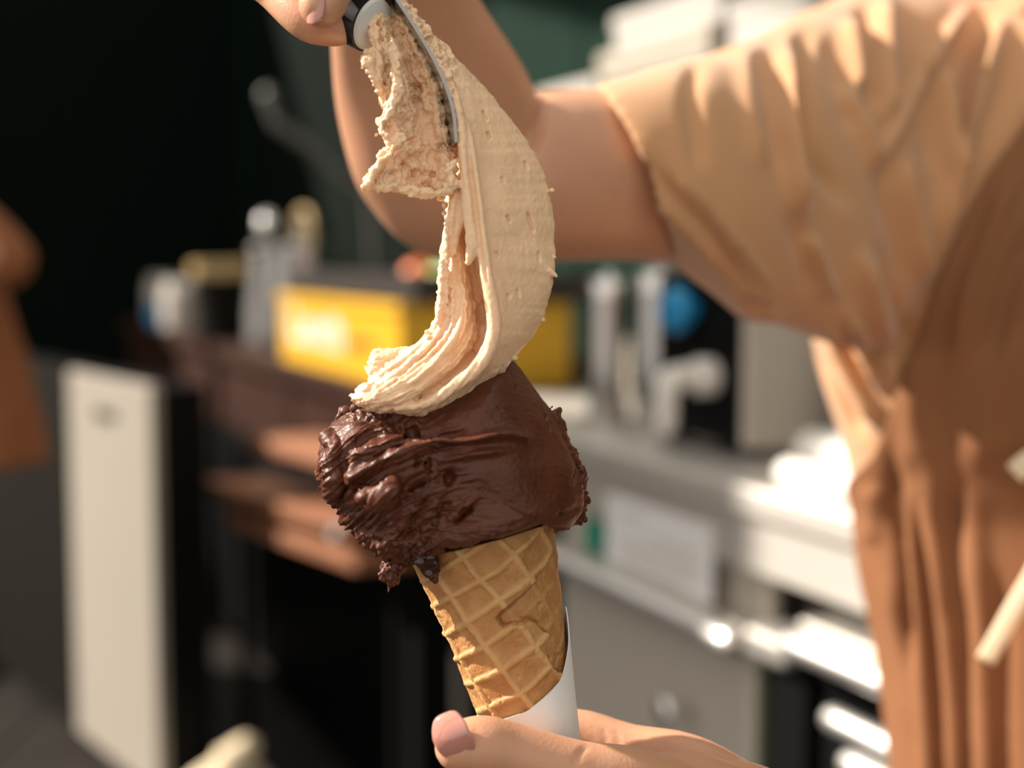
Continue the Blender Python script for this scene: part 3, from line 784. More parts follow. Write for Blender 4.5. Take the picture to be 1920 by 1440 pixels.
# ------------------------------------------------------------------ T-shirt
def build_shirt():
    g = [loft(TSEC[:10], 72, 120)]
    sl = [sil(1290, 200, 1335, 470, .765, .045), sil(1190, 190, 1290, 450, .745, .047), sil(1122, 180, 1262, 470, .737, .050), sil(1106, 165, 1262, 486, .736, .054), sil(1190, 146, 1345, 560, .745, .061), sil(1300, 110, 1408, 606, .76, .069, .01),
          sil(1400, 80, 1480, 618, .785, .076, .03), sil(1520, 18, 1575, 650, .82, .084, .06), sil(1650, -30, 1660, 640, .86, .082, .07), sil(1780, -40, 1760, 560, .90, .078, .06)]
    g.append(loft(sl, 72, 120))
    g.append(tube([P(2300, 120, .90), P(2370, 420, .86), P(2380, 640, .84)], [.075, .072, .068], 32, sub=8))
    me = remeshed(join_geo(g), .0032, 10, .6)
    S = [([(1479, 60), (1479, 160), (1476, 240), (1486, 320), (1510, 440)], 15, 7), ([(1517, 30), (1500, 121), (1510, 243), (1559, 340), (1612, 395)], 16, -8), ([(1656, -20), (1656, 121), (1668, 250)], 17, 7), ([(1622, -10), (1626, 110), (1636, 220)], 15, -5),
         ([(1830, 0), (1758, 97), (1680, 233), (1640, 330)], 10, 6), ([(1758, 110), (1773, 219), (1779, 345)], 14, 6), ([(1720, 100), (1735, 210), (1745, 330)], 14, -5), ([(1889, 10), (1850, 146), (1802, 292), (1773, 389), (1766, 500)], 15, 8),
         ([(1850, 60), (1815, 180), (1790, 270)], 14, -6), ([(1700, 262), (1690, 340), (1714, 437), (1736, 545)], 14, 6), ([(1668, 270), (1655, 350), (1680, 450), (1700, 560)], 14, -5), ([(1612, 450), (1632, 559), (1675, 680), (1700, 740)], 12, 6),
         ([(1650, 440), (1670, 540), (1705, 650)], 13, -5), ([(1583, 570), (1620, 650), (1665, 740)], 11, 6), ([(1549, 600), (1600, 700), (1640, 775), (1662, 815)], 11, 6), ([(1566, 600), (1612, 690), (1650, 760)], 8, -4), ([(1530, 640), (1580, 740), (1625, 830)], 13, -6),
         ([(1160, 280), (1220, 360), (1292, 432), (1389, 549)], 11, 5), ([(1205, 290), (1270, 370), (1340, 440), (1416, 565)], 12, -5), ([(1250, 300), (1310, 375), (1389, 465), (1470, 570)], 12, 5), ([(1120, 240), (1160, 330), (1240, 440)], 8, -3),
         ([(1325, 90), (1300, 140), (1296, 200), (1312, 330)], 15, -5), ([(1390, 60), (1400, 130), (1412, 220), (1440, 330)], 18, 5), ([(1446, 60), (1440, 130), (1446, 220), (1470, 340)], 14, -5), 
         ([(1570, 150), (1620, 250), (1650, 330)], 13, 5), ([(1548, 60), (1570, 160), (1600, 260)], 14, -4), ([(1586, 30), (1605, 110), (1612, 190)], 14, 5), ([(1515, 430), (1545, 520), (1570, 570)], 12, 4), ([(1480, 380), (1510, 480), (1540, 560)], 14, -4),
         ([(1395, 560), (1420, 580), (1445, 575)], 9, -5), ([(1440, 590), (1470, 600)], 8, 4)]
    S = [(l, w * 1.1, h * (2.2 if h > 0 else 1.2)) if min(p_[0] for p_ in l) > 1470 else (l, w, h) for l, w, h in S]
    sculpt(me, S, toward=.35, facing=-.05)
    displace(me, lambda co, no: .0016 * fbm(co * np.array([26, 26, 9]), 2, 4))
    return me
new_obj('t_shirt', build_shirt(), M['shirt'], person)['label'] = 'loose beige short-sleeved T-shirt'

# ------------------------------------------------------------------ apron
def build_apron():
    nr, nc = 220, 160
    arr = np.array([np.concatenate([c, a, b]) for c, a, b in TSEC])
    R = catmull(arr, 600)
    pyc = proj(R[:, :3])[1]
    EDGE = np.array([(150, 1965), (230, 1922), (330, 1852), (450, 1790), (560, 1745), (680, 1706), (800, 1660), (900, 1626), (960, 1612), (1060, 1606)])
    rows = np.linspace(140, 1600, nr)
    V = []
    off = .007
    for py in rows:
        k = int(np.argmin(np.abs(pyc - py))); c, a, b = R[k, :3], R[k, 3:6], R[k, 6:9]
        cx = proj(c)[0]; hw = np.linalg.norm(a) * FPX / proj(c)[2]
        la = np.linalg.norm(a); lb = np.linalg.norm(b); ua = a / la; ub = b / lb
        if ua @ RT < 0: ua = -ua
        if ub @ FWD < 0: ub = -ub
        if py < 1010:
            xl = np.interp(py, EDGE[:, 0], EDGE[:, 1])
            tst = np.radians(np.linspace(-75, 60, 271))
            tp_ = c + np.outer(np.sin(tst), ua) * (la + off) - np.outer(np.cos(tst), ub) * (lb + off)
            qx, qy, _q = proj(tp_); ph0 = tst[np.argmin(np.abs(qx - np.interp(qy, EDGE[:, 0], EDGE[:, 1])))]
            if py > 840: ph0 = ph0 + (math.radians(-115) - ph0) * float(sstep(840, 1010, py))
        else: ph0 = math.radians(-115)
        flare = max(0, (py - 960) / 640) * .02
        pinch = -.002 * math.exp(-((py - 960) / 60) ** 2)
        ph = np.linspace(ph0, math.radians(100), nc)
        ro = off + flare + pinch
        V.append(c + np.outer(np.sin(ph), ua) * (la + ro) - np.outer(np.cos(ph), ub) * (lb + ro))
    V = np.array(V)
    F = []
    for i in range(nr - 1):
        for j in range(nc - 1):
            q = i * nc + j; F.append((q, q + 1, q + nc + 1, q + nc))
    me = mesh_from(V.reshape(-1, 3), F)
    no = get_no(me)
    if (no * (CAM - get_co(me))).sum(1).mean() < 0:
        me.flip_normals(); me.update()
    S = [([(1668, 820), (1680, 930), (1689, 1000), (1700, 1140), (1715, 1280)], 13, -8), ([(1712, 900), (1722, 1000), (1745, 1160), (1763, 1362), (1770, 1560)], 12, -9, 2), ([(1700, 890), (1708, 1000), (1728, 1180), (1747, 1560)], 14, 6, 2),
         ([(1740, 780), (1748, 950), (1772, 1150), (1788, 1330), (1800, 1580)], 22, 7), ([(1780, 900), (1788, 1040), (1796, 1200)], 18, -5), ([(1815, 900), (1832, 1080), (1840, 1250), (1850, 1580)], 24, 5), ([(1812, 1080), (1815, 1250), (1828, 1580)], 15, -5, 2),
         ([(1868, 1050), (1880, 1200), (1890, 1580)], 22, -4, 2), ([(1725, 640), (1712, 760), (1720, 900)], 26, 5), ([(1915, 300), (1855, 440), (1812, 560), (1790, 720)], 18, 5), ([(1945, 400), (1890, 540), (1850, 700)], 22, -5), ([(1910, 600), (1860, 760), (1830, 900)], 30, 4), ([(1632, 900), (1640, 960), (1634, 1030)], 18, 4),
         ([(1655, 1060), (1690, 1220), (1722, 1400)], 11, 4)]
    sculpt(me, S, toward=.3, facing=-.6)
    displace(me, lambda co, no: .0018 * fbm(co * np.array([24, 24, 7]), 2, 14))
    return me
apron = new_obj('apron', build_apron(), M['apron'], person)
apron['label'] = 'brown bib apron'
md = apron.modifiers.new('s', 'SOLIDIFY'); md.thickness = .0022; md.offset = 0
def strap(name, pts, w, th):
    pts = np.array([P(*p) for p in pts]); c = catmull(pts, 24); tan = np.gradient(c, axis=0); tan /= np.linalg.norm(tan, axis=1)[:, None]
    V = []
    for i in range(24):
        view = CAM - c[i]; view /= np.linalg.norm(view); s = np.cross(tan[i], view); s /= np.linalg.norm(s); n = np.cross(s, tan[i])
        for a, b in ((-1, -.6), (-.8, -1), (.8, -1), (1, -.6), (1, .6), (.8, 1), (-.8, 1), (-1, .6)): V.append(c[i] + s * a * w + n * b * th)
    o = new_obj(name, mesh_from(V, ring_faces(24, 8)), M['tie'], person)
    return o
strap('apron_tie', [(1848, 1238, .817), (1872, 1195, .812), (1905, 1135, .808), (1945, 1065, .806), (1975, 990, .806)], .0052, .0012)['label'] = 'cream apron tie hanging down'
strap('apron_tie', [(1902, 888, .810), (1935, 862, .806), (1985, 850, .805), (2000, 900, .806), (1975, 985, .807)], .0062, .0012)['label'] = 'cream loop of the apron tie'
# trousers and shoes below the frame
for s in (-1, 1):
    hip = P(2150 + s * 190, 1520, .955); foot = np.array([hip[0] + s * .01, hip[1], .06])
    new_obj('trouser_leg', mesh_from(*tube([hip, (hip + foot) / 2 + [0, -.01, 0], foot], [.082, .062, .048], 28)), M['trousers'], person)
    f0 = np.array([foot[0], foot[1] + .03, .045]); f1 = np.array([foot[0] + s * .02, foot[1] - .16, .035])
    v, f = tube([f0, (f0 + f1) / 2, f1], [.042, .042, .032], 20); v[:, 2] = np.maximum(v[:, 2], .001)
    new_obj('shoe', mesh_from(v, f), M['shoe'], person)

# ------------------------------------------------------------------ second person at the left edge
p2 = empty('person', (-.99, 2.45, 0)); tag(p2, 'person in a rust brown top cut off by the left edge of the picture', 'person')
def ring3(c, rx, ry): return (np.array(c), np.array([rx, 0, 0]), np.array([0, ry, 0]))
px0, py0 = -1.06, 2.45
g = [loft([ring3((px0, py0, .86), .13, .11), ring3((px0, py0, 1.05), .125, .10), ring3((px0 - .01, py0, 1.25), .135, .11), ring3((px0 - .02, py0, 1.40), .14, .10), ring3((px0 - .02, py0, 1.46), .09, .07)], 40, 40),
     tube([(px0 - .02, py0, 1.42), (px0 - .02, py0, 1.56)], [.055, .052], 20), ellipsoid(np.array([px0 - .01, py0, 1.66]), np.array([.095, 0, 0]), np.array([0, .075, 0]), np.array([0, 0, .115]), 32, 20),
     tube([(px0 + .0, py0 - .10, 1.40), (px0 + .225, py0 - .12, 1.15)], [.05, .042], 20), tube([(px0 + .225, py0 - .12, 1.15), (px0 + .10, py0 - .26, 1.20), (px0 - .03, py0 - .36, 1.27)], [.04, .034, .026], 20),
     tube([(px0, py0 + .13, 1.40), (px0 + .0, py0 + .17, 1.12), (px0 + .01, py0 + .15, .90)], [.05, .04, .028], 20)]
for k in range(4): g.append(tube([(px0 - .03 - .012 * k, py0 - .36, 1.27 + .012 * k), (px0 - .05 - .012 * k, py0 - .42, 1.29 + .010 * k), (px0 - .08 - .010 * k, py0 - .43, 1.28 + .010 * k)], [.012, .009, .007], 12))
g.append(tube([(px0 - .02, py0 - .35, 1.26), (px0 - .01, py0 - .40, 1.25), (px0 - .03, py0 - .43, 1.255)], [.013, .010, .008], 12))
new_obj('body', remeshed(join_geo(g), .005, 4), M['skin'], p2)
t = [loft([ring3((px0, py0, .80), .258, .18), ring3((px0, py0, .90), .235, .16), ring3((px0, py0, 1.06), .195, .135), ring3((px0 - .01, py0, 1.22), .165, .125), ring3((px0 - .02, py0, 1.41), .15, .115), ring3((px0 - .02, py0, 1.47), .09, .08)], 48, 60),
     tube([(px0, py0 - .10, 1.40), (px0 + .10, py0 - .12, 1.27), (px0 + .225, py0 - .12, 1.15)], [.066, .056, .05], 24), tube([(px0, py0 + .12, 1.40), (px0 + .02, py0 + .17, 1.17)], [.068, .06], 24)]
me = remeshed(join_geo(t), .006, 6); displace(me, lambda co, no: .006 * fbm(co * np.array([14, 14, 5]), 2, 24))
new_obj('tunic', me, M['rust'] if 'rust' in M else M['apron'], p2)['label'] = 'loose rust brown top'
hm = remeshed(join_geo([ellipsoid(np.array([px0 - .03, py0, 1.69]), np.array([.10, 0, 0]), np.array([0, .085, 0]), np.array([0, 0, .11]), 32, 20)]), .006, 2)
new_obj('hair', hm, M['darkwood'], p2)
for s in (-1, 1):
    new_obj('trouser_leg', mesh_from(*tube([(px0, py0 + s * .08, .86), (px0 + .01, py0 + s * .09, .45), (px0, py0 + s * .09, .07)], [.095, .072, .055], 24)), M['trousers'], p2)
    v, f = tube([(px0 - .04, py0 + s * .09, .045), (px0 + .05, py0 + s * .09, .045), (px0 + .14, py0 + s * .10, .035)], [.042, .044, .034], 20); v[:, 2] = np.maximum(v[:, 2], .001)
    new_obj('shoe', mesh_from(v, f), M['shoe'], p2)
# ================================================================== ice cream
random.seed(4)
# ------------------------------------------------------------------ waffle cone
APEX = P(1124, 1837, ZF)
RIMC = P(909, 1004, ZF)
AX = RIMC - APEX; CONE_L = np.linalg.norm(AX); AX /= CONE_L
SIDE = np.cross(AX, -FWD); SIDE /= np.linalg.norm(SIDE)
if SIDE @ RT < 0: SIDE = -SIDE
FRONT = np.cross(SIDE, AX); FRONT /= np.linalg.norm(FRONT)
if FRONT @ FWD > 0: FRONT = -FRONT
TANA = math.tan(math.radians(8.75))

def cone_pt(phi, h, dr=0.0):
    """phi 0 faces the lens, +90 deg is the right side"""
    r = h * TANA + dr
    return APEX + AX * h[..., None] + (FRONT * np.cos(phi)[..., None] + SIDE * np.sin(phi)[..., None]) * r[..., None]

def axis_h(px, py):
    """height along the cone of a pixel beside its outline"""
    return float((P(px, py, ZF) - APEX) @ AX)
PKEYS = [(-180, axis_h(960, 1270)), (-135, axis_h(920, 1318)), (-90, axis_h(905, 1342)), (-45, axis_h(938, 1333)), (0, axis_h(985, 1311)),
         (45, axis_h(1035, 1262)), (72, axis_h(1054, 1195)), (90, axis_h(1056, 1136)), (98, axis_h(1056, 1150)), (130, axis_h(1030, 1215)), (180, axis_h(960, 1270))]
def paper_top(phi):
    return np.interp(phi, np.radians([k[0] for k in PKEYS]), [k[1] for k in PKEYS])
def build_cone():
    nphi, nh = 420, 360
    phi = np.linspace(-math.pi, math.pi, nphi, endpoint=False); h = np.linspace(0.012, CONE_L, nh)
    H, PH = np.meshgrid(h, phi, indexing='ij')
    base = cone_pt(PH, H)
    px, py, _ = proj(base.reshape(-1, 3)); px = px.reshape(H.shape); py = py.reshape(H.shape)
    sa = math.sin(math.atan(TANA)); s = H / math.cos(math.atan(TANA)); psi = PH * sa
    X = s * np.sin(psi); Y = s * np.cos(psi)
    A = math.radians(22)
    qa = X * math.cos(A) + Y * math.sin(A); qb = -X * math.sin(A) + Y * math.cos(A)
    fr = np.cos(PH) > 0.2
    def at(x, y):
        d = np.where(fr, np.hypot(px - x, py - y), 1e9); k = np.unravel_index(d.argmin(), d.shape); return k
    ka = at(880, 1160); kb = at(880, 1102)
    DA, DB = 0.0126, 0.0098
    wob = 0.0006 * fbm(np.stack([X.ravel() * 90, Y.ravel() * 90, np.zeros(X.size)], 1), 2, 5).reshape(X.shape)
    da = np.abs(((qa - qa[ka] + wob + DA / 2) % DA) - DA / 2)
    db = np.abs(((qb - qb[kb] + wob + DB / 2) % DB) - DB / 2)
    w = 0.00115
    rid = np.maximum(np.exp(-(da / w) ** 4), np.exp(-(db / w) ** 4))
    cell = np.clip(np.minimum(da / DA, db / DB) * 2, 0, 1)
    # overlap of the rolled biscuit
    seam = [(1034, 940), (1030, 1010), (1018, 1055), (995, 1095), (965, 1125), (938, 1148), (934, 1160), (944, 1172), (968, 1170), (990, 1163), (1003, 1168),
            (1012, 1182), (1027, 1194), (1020, 1215), (1024, 1240), (1034, 1258), (1052, 1275), (1060, 1420), (1090, 1700)]
    ln = catmull(seam, 160)
    jit = fbm(np.stack([px.ravel() * 0.12, py.ravel() * 0.12, np.zeros(px.size)], 1), 2, 8).reshape(px.shape) * 2.0
    d, par, side = polydist(px.ravel(), py.ravel(), ln)
    sd = (d * side).reshape(px.shape) + jit * (py > 1150)
    step = sstep(-1.2, 1.6, sd)
    if sd[at(860, 1150)] < 0: step = 1 - step
    backw = sstep(0.0, -0.25, np.cos(PH))
    ang = np.where(PH < 0, PH + 2 * math.pi, PH)                   # 90..270 deg over the back
    ramp = np.clip((ang - math.pi / 2) / math.pi, 0, 1)
    step = step * (1 - backw) + ramp * backw
    # right of the seam the biscuit below is smoother and blistered
    damp = 0.22 + 0.78 * step
    dr = 0.00085 * rid * damp - 0.0003 * cell + 0.0019 * step
    edge = np.exp(-(sd / 4.5) ** 2) * (1 - backw)
    dr -= 0.0016 * edge * (1 - step)
    n = fbm(np.stack([X.ravel() * 260, Y.ravel() * 260, np.zeros(X.size)], 1), 3, 2).reshape(X.shape)
    dr += 0.00022 * n
    pit = np.clip(fbm(np.stack([X.ravel() * 520, Y.ravel() * 520, np.ones(X.size)], 1), 2, 31).reshape(X.shape) - 0.62, 0, 1)
    dr -= 0.0018 * pit * (0.35 + (1 - step)) 
    dr = dr * sstep(-0.004, -0.001, H - paper_top(PH))
    V = cone_pt(PH, H, dr)
    inner = cone_pt(PH, H, np.full(H.shape, -0.0018))[::-1][::12]
    allr = np.concatenate([V, inner], 0)
    me = mesh_from(allr.reshape(-1, 3), ring_faces(allr.shape[0], nphi))
    at_ = me.attributes.new('bake', 'FLOAT', 'POINT')
    bk = np.zeros(len(me.vertices)); bk[:H.size] = np.clip(rid.ravel() * (0.35 + 0.65 * step.ravel()) * 0.75 + 0.22 * n.ravel(), 0, 1)
    at_.data.foreach_set('value', bk.astype(np.float32))
    return me
cone = new_obj('waffle_cone', build_cone(), M['waffle'])
tag(cone, 'golden brown rolled waffle cone under the chocolate scoop', 'cone')

# ------------------------------------------------------------------ paper sleeve
def build_paper():
    nphi, nh = 260, 90
    phi = np.linspace(-math.pi, math.pi, nphi, endpoint=False)
    top = paper_top(phi)
    for _ in range(3): top = (np.roll(top, 1) + top * 2 + np.roll(top, -1)) / 4
    u = np.linspace(0, 1, nh)
    H = 0.004 + (top[None, :] - 0.004) * u[:, None]
    PH = np.repeat(phi[None, :], nh, 0)
    wr = 0.0004 * fbm(np.stack([PH.ravel() * 2, H.ravel() * 60, np.zeros(PH.size)], 1), 2, 3).reshape(PH.shape)
    dr = np.interp(PH, np.radians([-180, -120, 30, 70, 92, 120, 180]), [.0026, .0031, .0031, .0024, .0014, .0018, .0026]) + wr * 0.3
    out = cone_pt(PH, H, dr); inn = cone_pt(PH, H, dr - 0.0004)[::-1]
    allr = np.concatenate([out, inn], 0)
    return mesh_from(allr.reshape(-1, 3), ring_faces(allr.shape[0], nphi))
paper = new_obj('paper_sleeve', smooth_by_angle(build_paper(), 50), M['paper'])
tag(paper, 'plain white paper sleeve wrapped around the waffle cone in the hand', 'paper sleeve')

# ------------------------------------------------------------------ chocolate scoop
def build_choc():
    outl = [(962, 676, 0), (990, 712, 0), (1018, 748, .002), (1040, 778, .004), (1056, 815, .004), (1072, 850, .004), (1086, 885, .003), (1090, 930, .001), (1082, 965, -.004),
            (1062, 985, -.008), (1034, 985, -.012), (1020, 968, -.020), (985, 976, -.026), (945, 987, -.029), (900, 994, -.030), (862, 1004, -.029), (832, 1018, -.026), (795, 1030, -.018),
            (755, 1032, -.012), (715, 1018, -.008), (680, 998, -.004), (655, 975, -.002), (635, 950, 0), (612, 928, 0), (601, 893, 0), (606, 856, 0), (620, 822, 0),
            (640, 788, 0), (672, 768, 0), (720, 745, 0), (790, 722, 0), (880, 692, 0), (935, 675, 0)]
    cx, cy = 850.0, 865.0
    o = np.array(outl); o = np.vstack([o[-2:], o, o[:2]])
    c = catmull(o, 900)
    th = np.unwrap(np.arctan2(c[:, 1] - cy, c[:, 0] - cx))
    r = np.hypot(c[:, 0] - cx, c[:, 1] - cy)
    nth, nph = 360, 150
    base = np.linspace(th[60], th[60] + np.sign(th[-1] - th[0]) * 2 * math.pi, nth, endpoint=False)
    if th[-1] < th[0]: order = np.argsort(th)
    else: order = np.arange(len(th))
    R = np.interp(base, th[order], r[order]); ZO = np.interp(base, th[order], c[order, 2])
    ph = np.linspace(0.02, math.pi - 0.02, nph)
    V = []
    sp = np.sin(ph) ** 0.82
    for k in range(nph):
        D = 0.039 if ph[k] < math.pi / 2 else 0.036
        z = ZF + ZO * np.sin(ph[k]) ** 3 - D * math.cos(ph[k]) * abs(math.cos(ph[k])) ** -0.12
        x = cx + np.cos(base) * R * sp[k]; y = cy + np.sin(base) * R * sp[k]
        # the top leans back under the cream, so the scoop reads as a cone-shaped heap
        z = z + np.clip((cy - y) / 190.0, 0, 1) * 0.012
        V.append(CAM + FWD * z[:, None] + RT * ((x - 960) / FPX * ZF)[:, None] + UP * ((720 - y) / FPX * ZF)[:, None])
    V = np.array(V)
    parts = [(V.reshape(-1, 3), ring_faces(nph, nth))]
    # torn flap hanging at the right, behind the rim
    parts.append(ribbon([(1040, 770, .502, 1046, 765, .506, .3), (1052, 820, .499, 1066, 822, .505, .8), (1060, 860, .496, 1090, 858, .505, 1), (1052, 910, .492, 1099, 905, .503, 1),
                         (1040, 950, .489, 1097, 950, .502, 1), (1034, 985, .490, 1088, 978, .501, .8), (1033, 1003, .493, 1050, 998, .500, .4)], nr=70, nt=30, back=.006, bulge=.003, jag=5, seed=4))
    for (x, y, z, rr) in [(1035, 763, .503, 4), (1042, 778, .503, 3), (1096, 975, .500, 4), (1088, 983, .499, 4), (1066, 992, .498, 5), (650, 772, .498, 6), (642, 786, .497, 5), (668, 766, .492, 6),
                          (700, 766, .486, 7), (725, 768, .480, 7), (640, 805, .492, 6), (628, 822, .49, 5), (612, 938, .498, 5), (640, 975, .495, 5), (668, 1005, .492, 5), (690, 1018, .49, 6), (720, 1030, .486, 6)]:
        c3 = P(x, y, z); q = rr * .62 / FPX * z
        parts.append(ellipsoid(c3, RT * q, UP * q, FWD * q * 1.3, 12, 8))
    # folded-over lip on the left
    parts.append(tube([P(622, 822, .488), P(632, 852, .478), P(626, 884, .474), (P(632, 915, .475)), P(640, 938, .480)], [.0022, .0032, .0036, .0034, .0018], 14))
    parts.append(tube([P(680, 925, .465), P(705, 932, .462), P(728, 925, .460), P(735, 905, .460)], [.002, .0036, .004, .002], 14))
    me = remeshed(join_geo(parts), 0.00046, 2)
    # broad form of the swirl
    RID = [([(985, 823), (943, 816), (879, 829), (809, 832), (752, 852), (704, 871), (656, 897)], 11, 5.0, 0), ([(975, 839), (927, 848), (863, 858), (800, 877), (752, 903), (735, 928)], 8, 3.0),
           ([(905, 838), (850, 846), (790, 862), (735, 885), (690, 915)], 5, 1.3), ([(940, 828), (880, 838), (820, 845), (765, 866)], 4, -1.0), ([(860, 868), (800, 890), (760, 915), (740, 945)], 5, 1.3),
           ([(890, 855), (830, 873), (775, 895), (745, 920)], 4, -1.1),
           ([(770, 812), (740, 826), (700, 836), (665, 850), (640, 872)], 9, 2.2), ([(760, 838), (715, 850), (680, 868), (650, 888)], 6, -1.8), ([(740, 795), (700, 800), (665, 815), (645, 832)], 9, 2.0),
           ([(720, 812), (690, 818), (660, 836)], 5, -1.6), ([(765, 800), (772, 812), (762, 822)], 8, -4.0), ([(800, 818), (850, 815), (885, 800)], 5, -1.8), ([(760, 822), (758, 790), (790, 785)], 6, 1.6),
           ([(800, 900), (780, 912), (765, 925)], 6, -3.0), ([(838, 885), (842, 900), (834, 912)], 7, -3.0), ([(893, 945), (870, 968), (848, 988)], 4.5, -3.2), ([(900, 935), (872, 952), (846, 975)], 4, 1.5),
           ([(903, 925), (880, 938), (850, 965), (838, 990)], 5, 1.2), ([(835, 925), (815, 945), (790, 975), (770, 1000)], 6, 1.4), ([(850, 940), (830, 955), (805, 985)], 5, -1.6), ([(810, 930), (790, 950), (765, 985)], 5, -1.5),
           ([(700, 940), (680, 952), (660, 965)], 5, -1.5), ([(690, 925), (668, 940), (648, 950)], 6, 1.4), ([(648, 850), (646, 880), (650, 915), (640, 945)], 6, -2.6), ([(735, 975), (720, 985), (712, 1005)], 5, -1.8),
           ([(1082, 868), (1080, 888), (1072, 915)], 4.5, -3.5), ([(1090, 862), (1092, 890), (1084, 920)], 4, 1.2), ([(1022, 775), (1030, 800), (1033, 812)], 3, -1.2), ([(968, 720), (970, 735)], 3, -1.0), ([(1010, 760), (1020, 775), (1026, 790)], 3, -.8),
           ([(1040, 968), (1068, 962), (1090, 945)], 6, -1.8), ([(838, 1000), (905, 984), (985, 968), (1020, 960)], 10, 1.2)]
    sculpt(me, RID, toward=0.6)
    def fn(co, no):
        px, py, z = proj(co)
        rr = np.hypot(px - 900, py - 1190); an = np.arctan2(py - 1190, px - 900)
        rough = sstep(905, 800, px + (840 - py) * 0.45) * 0.9 + 0.1
        rough = np.maximum(rough, sstep(1075, 1092, px) * 0.8)
        g = co * 1000
        w = fbm(np.stack([rr / 40.0, an * 3, z * 30], 1), 2, 3)
        rid = 1 - np.abs(fbm(np.stack([rr / 15.0 + 1.6 * w, an * 1.6, z * 25], 1), 3, 7)) * 1.6
        fine = fbm(np.stack([rr / 4.0 + 2 * w, an * 3.0, z * 60], 1), 2, 9)
        patch = sstep(-0.1, 0.5, fbm(g / 9.0, 2, 71))
        d = rough * (0.0012 * rid + 0.0003 * fine + 0.0011 * fbm(g / 9.0, 2, 21) + 0.0005 * patch * fbm(g / 2.4, 2, 23)) + 0.00010 * fbm(g / 1.5, 2, 5)
        hol = np.clip(fbm(g / 5.0, 2, 41) - 0.62, 0, 1)
        d -= rough * hol * 0.006
        # crumbly upper left and lower left edges
        cr = np.maximum(sstep(800, 775, py) * sstep(780, 740, px), sstep(955, 1010, py) * sstep(860, 780, px))
        d += cr * 0.0009 * (np.abs(fbm(g / 3.2, 2, 51)) * 2 - 0.5)
        return d + 0.0012 * fbm(g / 26, 2, 61)
    displace(me, fn)
    return me
choc = empty('chocolate_scoop', P(850, 865, ZF)); tag(choc, 'dark chocolate scoop sitting on the waffle cone', 'ice cream')
new_obj('scoop', build_choc(), M['choc'], choc)
def ragged(parts, vox, amp, seed, scale=2.2):
    me = remeshed(join_geo(parts), vox, 1)
    displace(me, lambda co, no: amp * fbm(co * 1000 / scale, 3, seed))
    return me
crumb = [tube([P(760, 1035, .486), P(748, 1050, .485), P(735, 1066, .484), P(722, 1080, .484), P(716, 1078, .484)], [.0034, .0032, .0036, .0022, .001], 12),
         tube([P(735, 1058, .486), P(738, 1080, .485), P(733, 1096, .485), P(728, 1108, .485)], [.003, .0026, .0014, .0006], 12),
         tube([P(760, 1045, .486), P(770, 1055, .486), P(776, 1058, .486)], [.0028, .002, .001], 12),
         tube([P(735, 1045, .485), P(726, 1040, .485)], [.0018, .0008], 10)]
new_obj('hanging_crumb', ragged(crumb, .00042, .0011, 3, 1.8), M['choc'], choc)
drip = [tube([P(776, 1030, .478), P(792, 1050, .4755), P(806, 1072, .4752), P(815, 1088, .476)], [.003, .0032, .0024, .0012], 14),
        tube([P(800, 1030, .475), P(812, 1055, .4735), P(818, 1078, .4745)], [.0036, .0026, .0012], 14)]
new_obj('melted_drip', ragged(drip, .00045, .0005, 9, 2.5), M['wet'], choc)['label'] = 'glossy melted chocolate running down the cone'

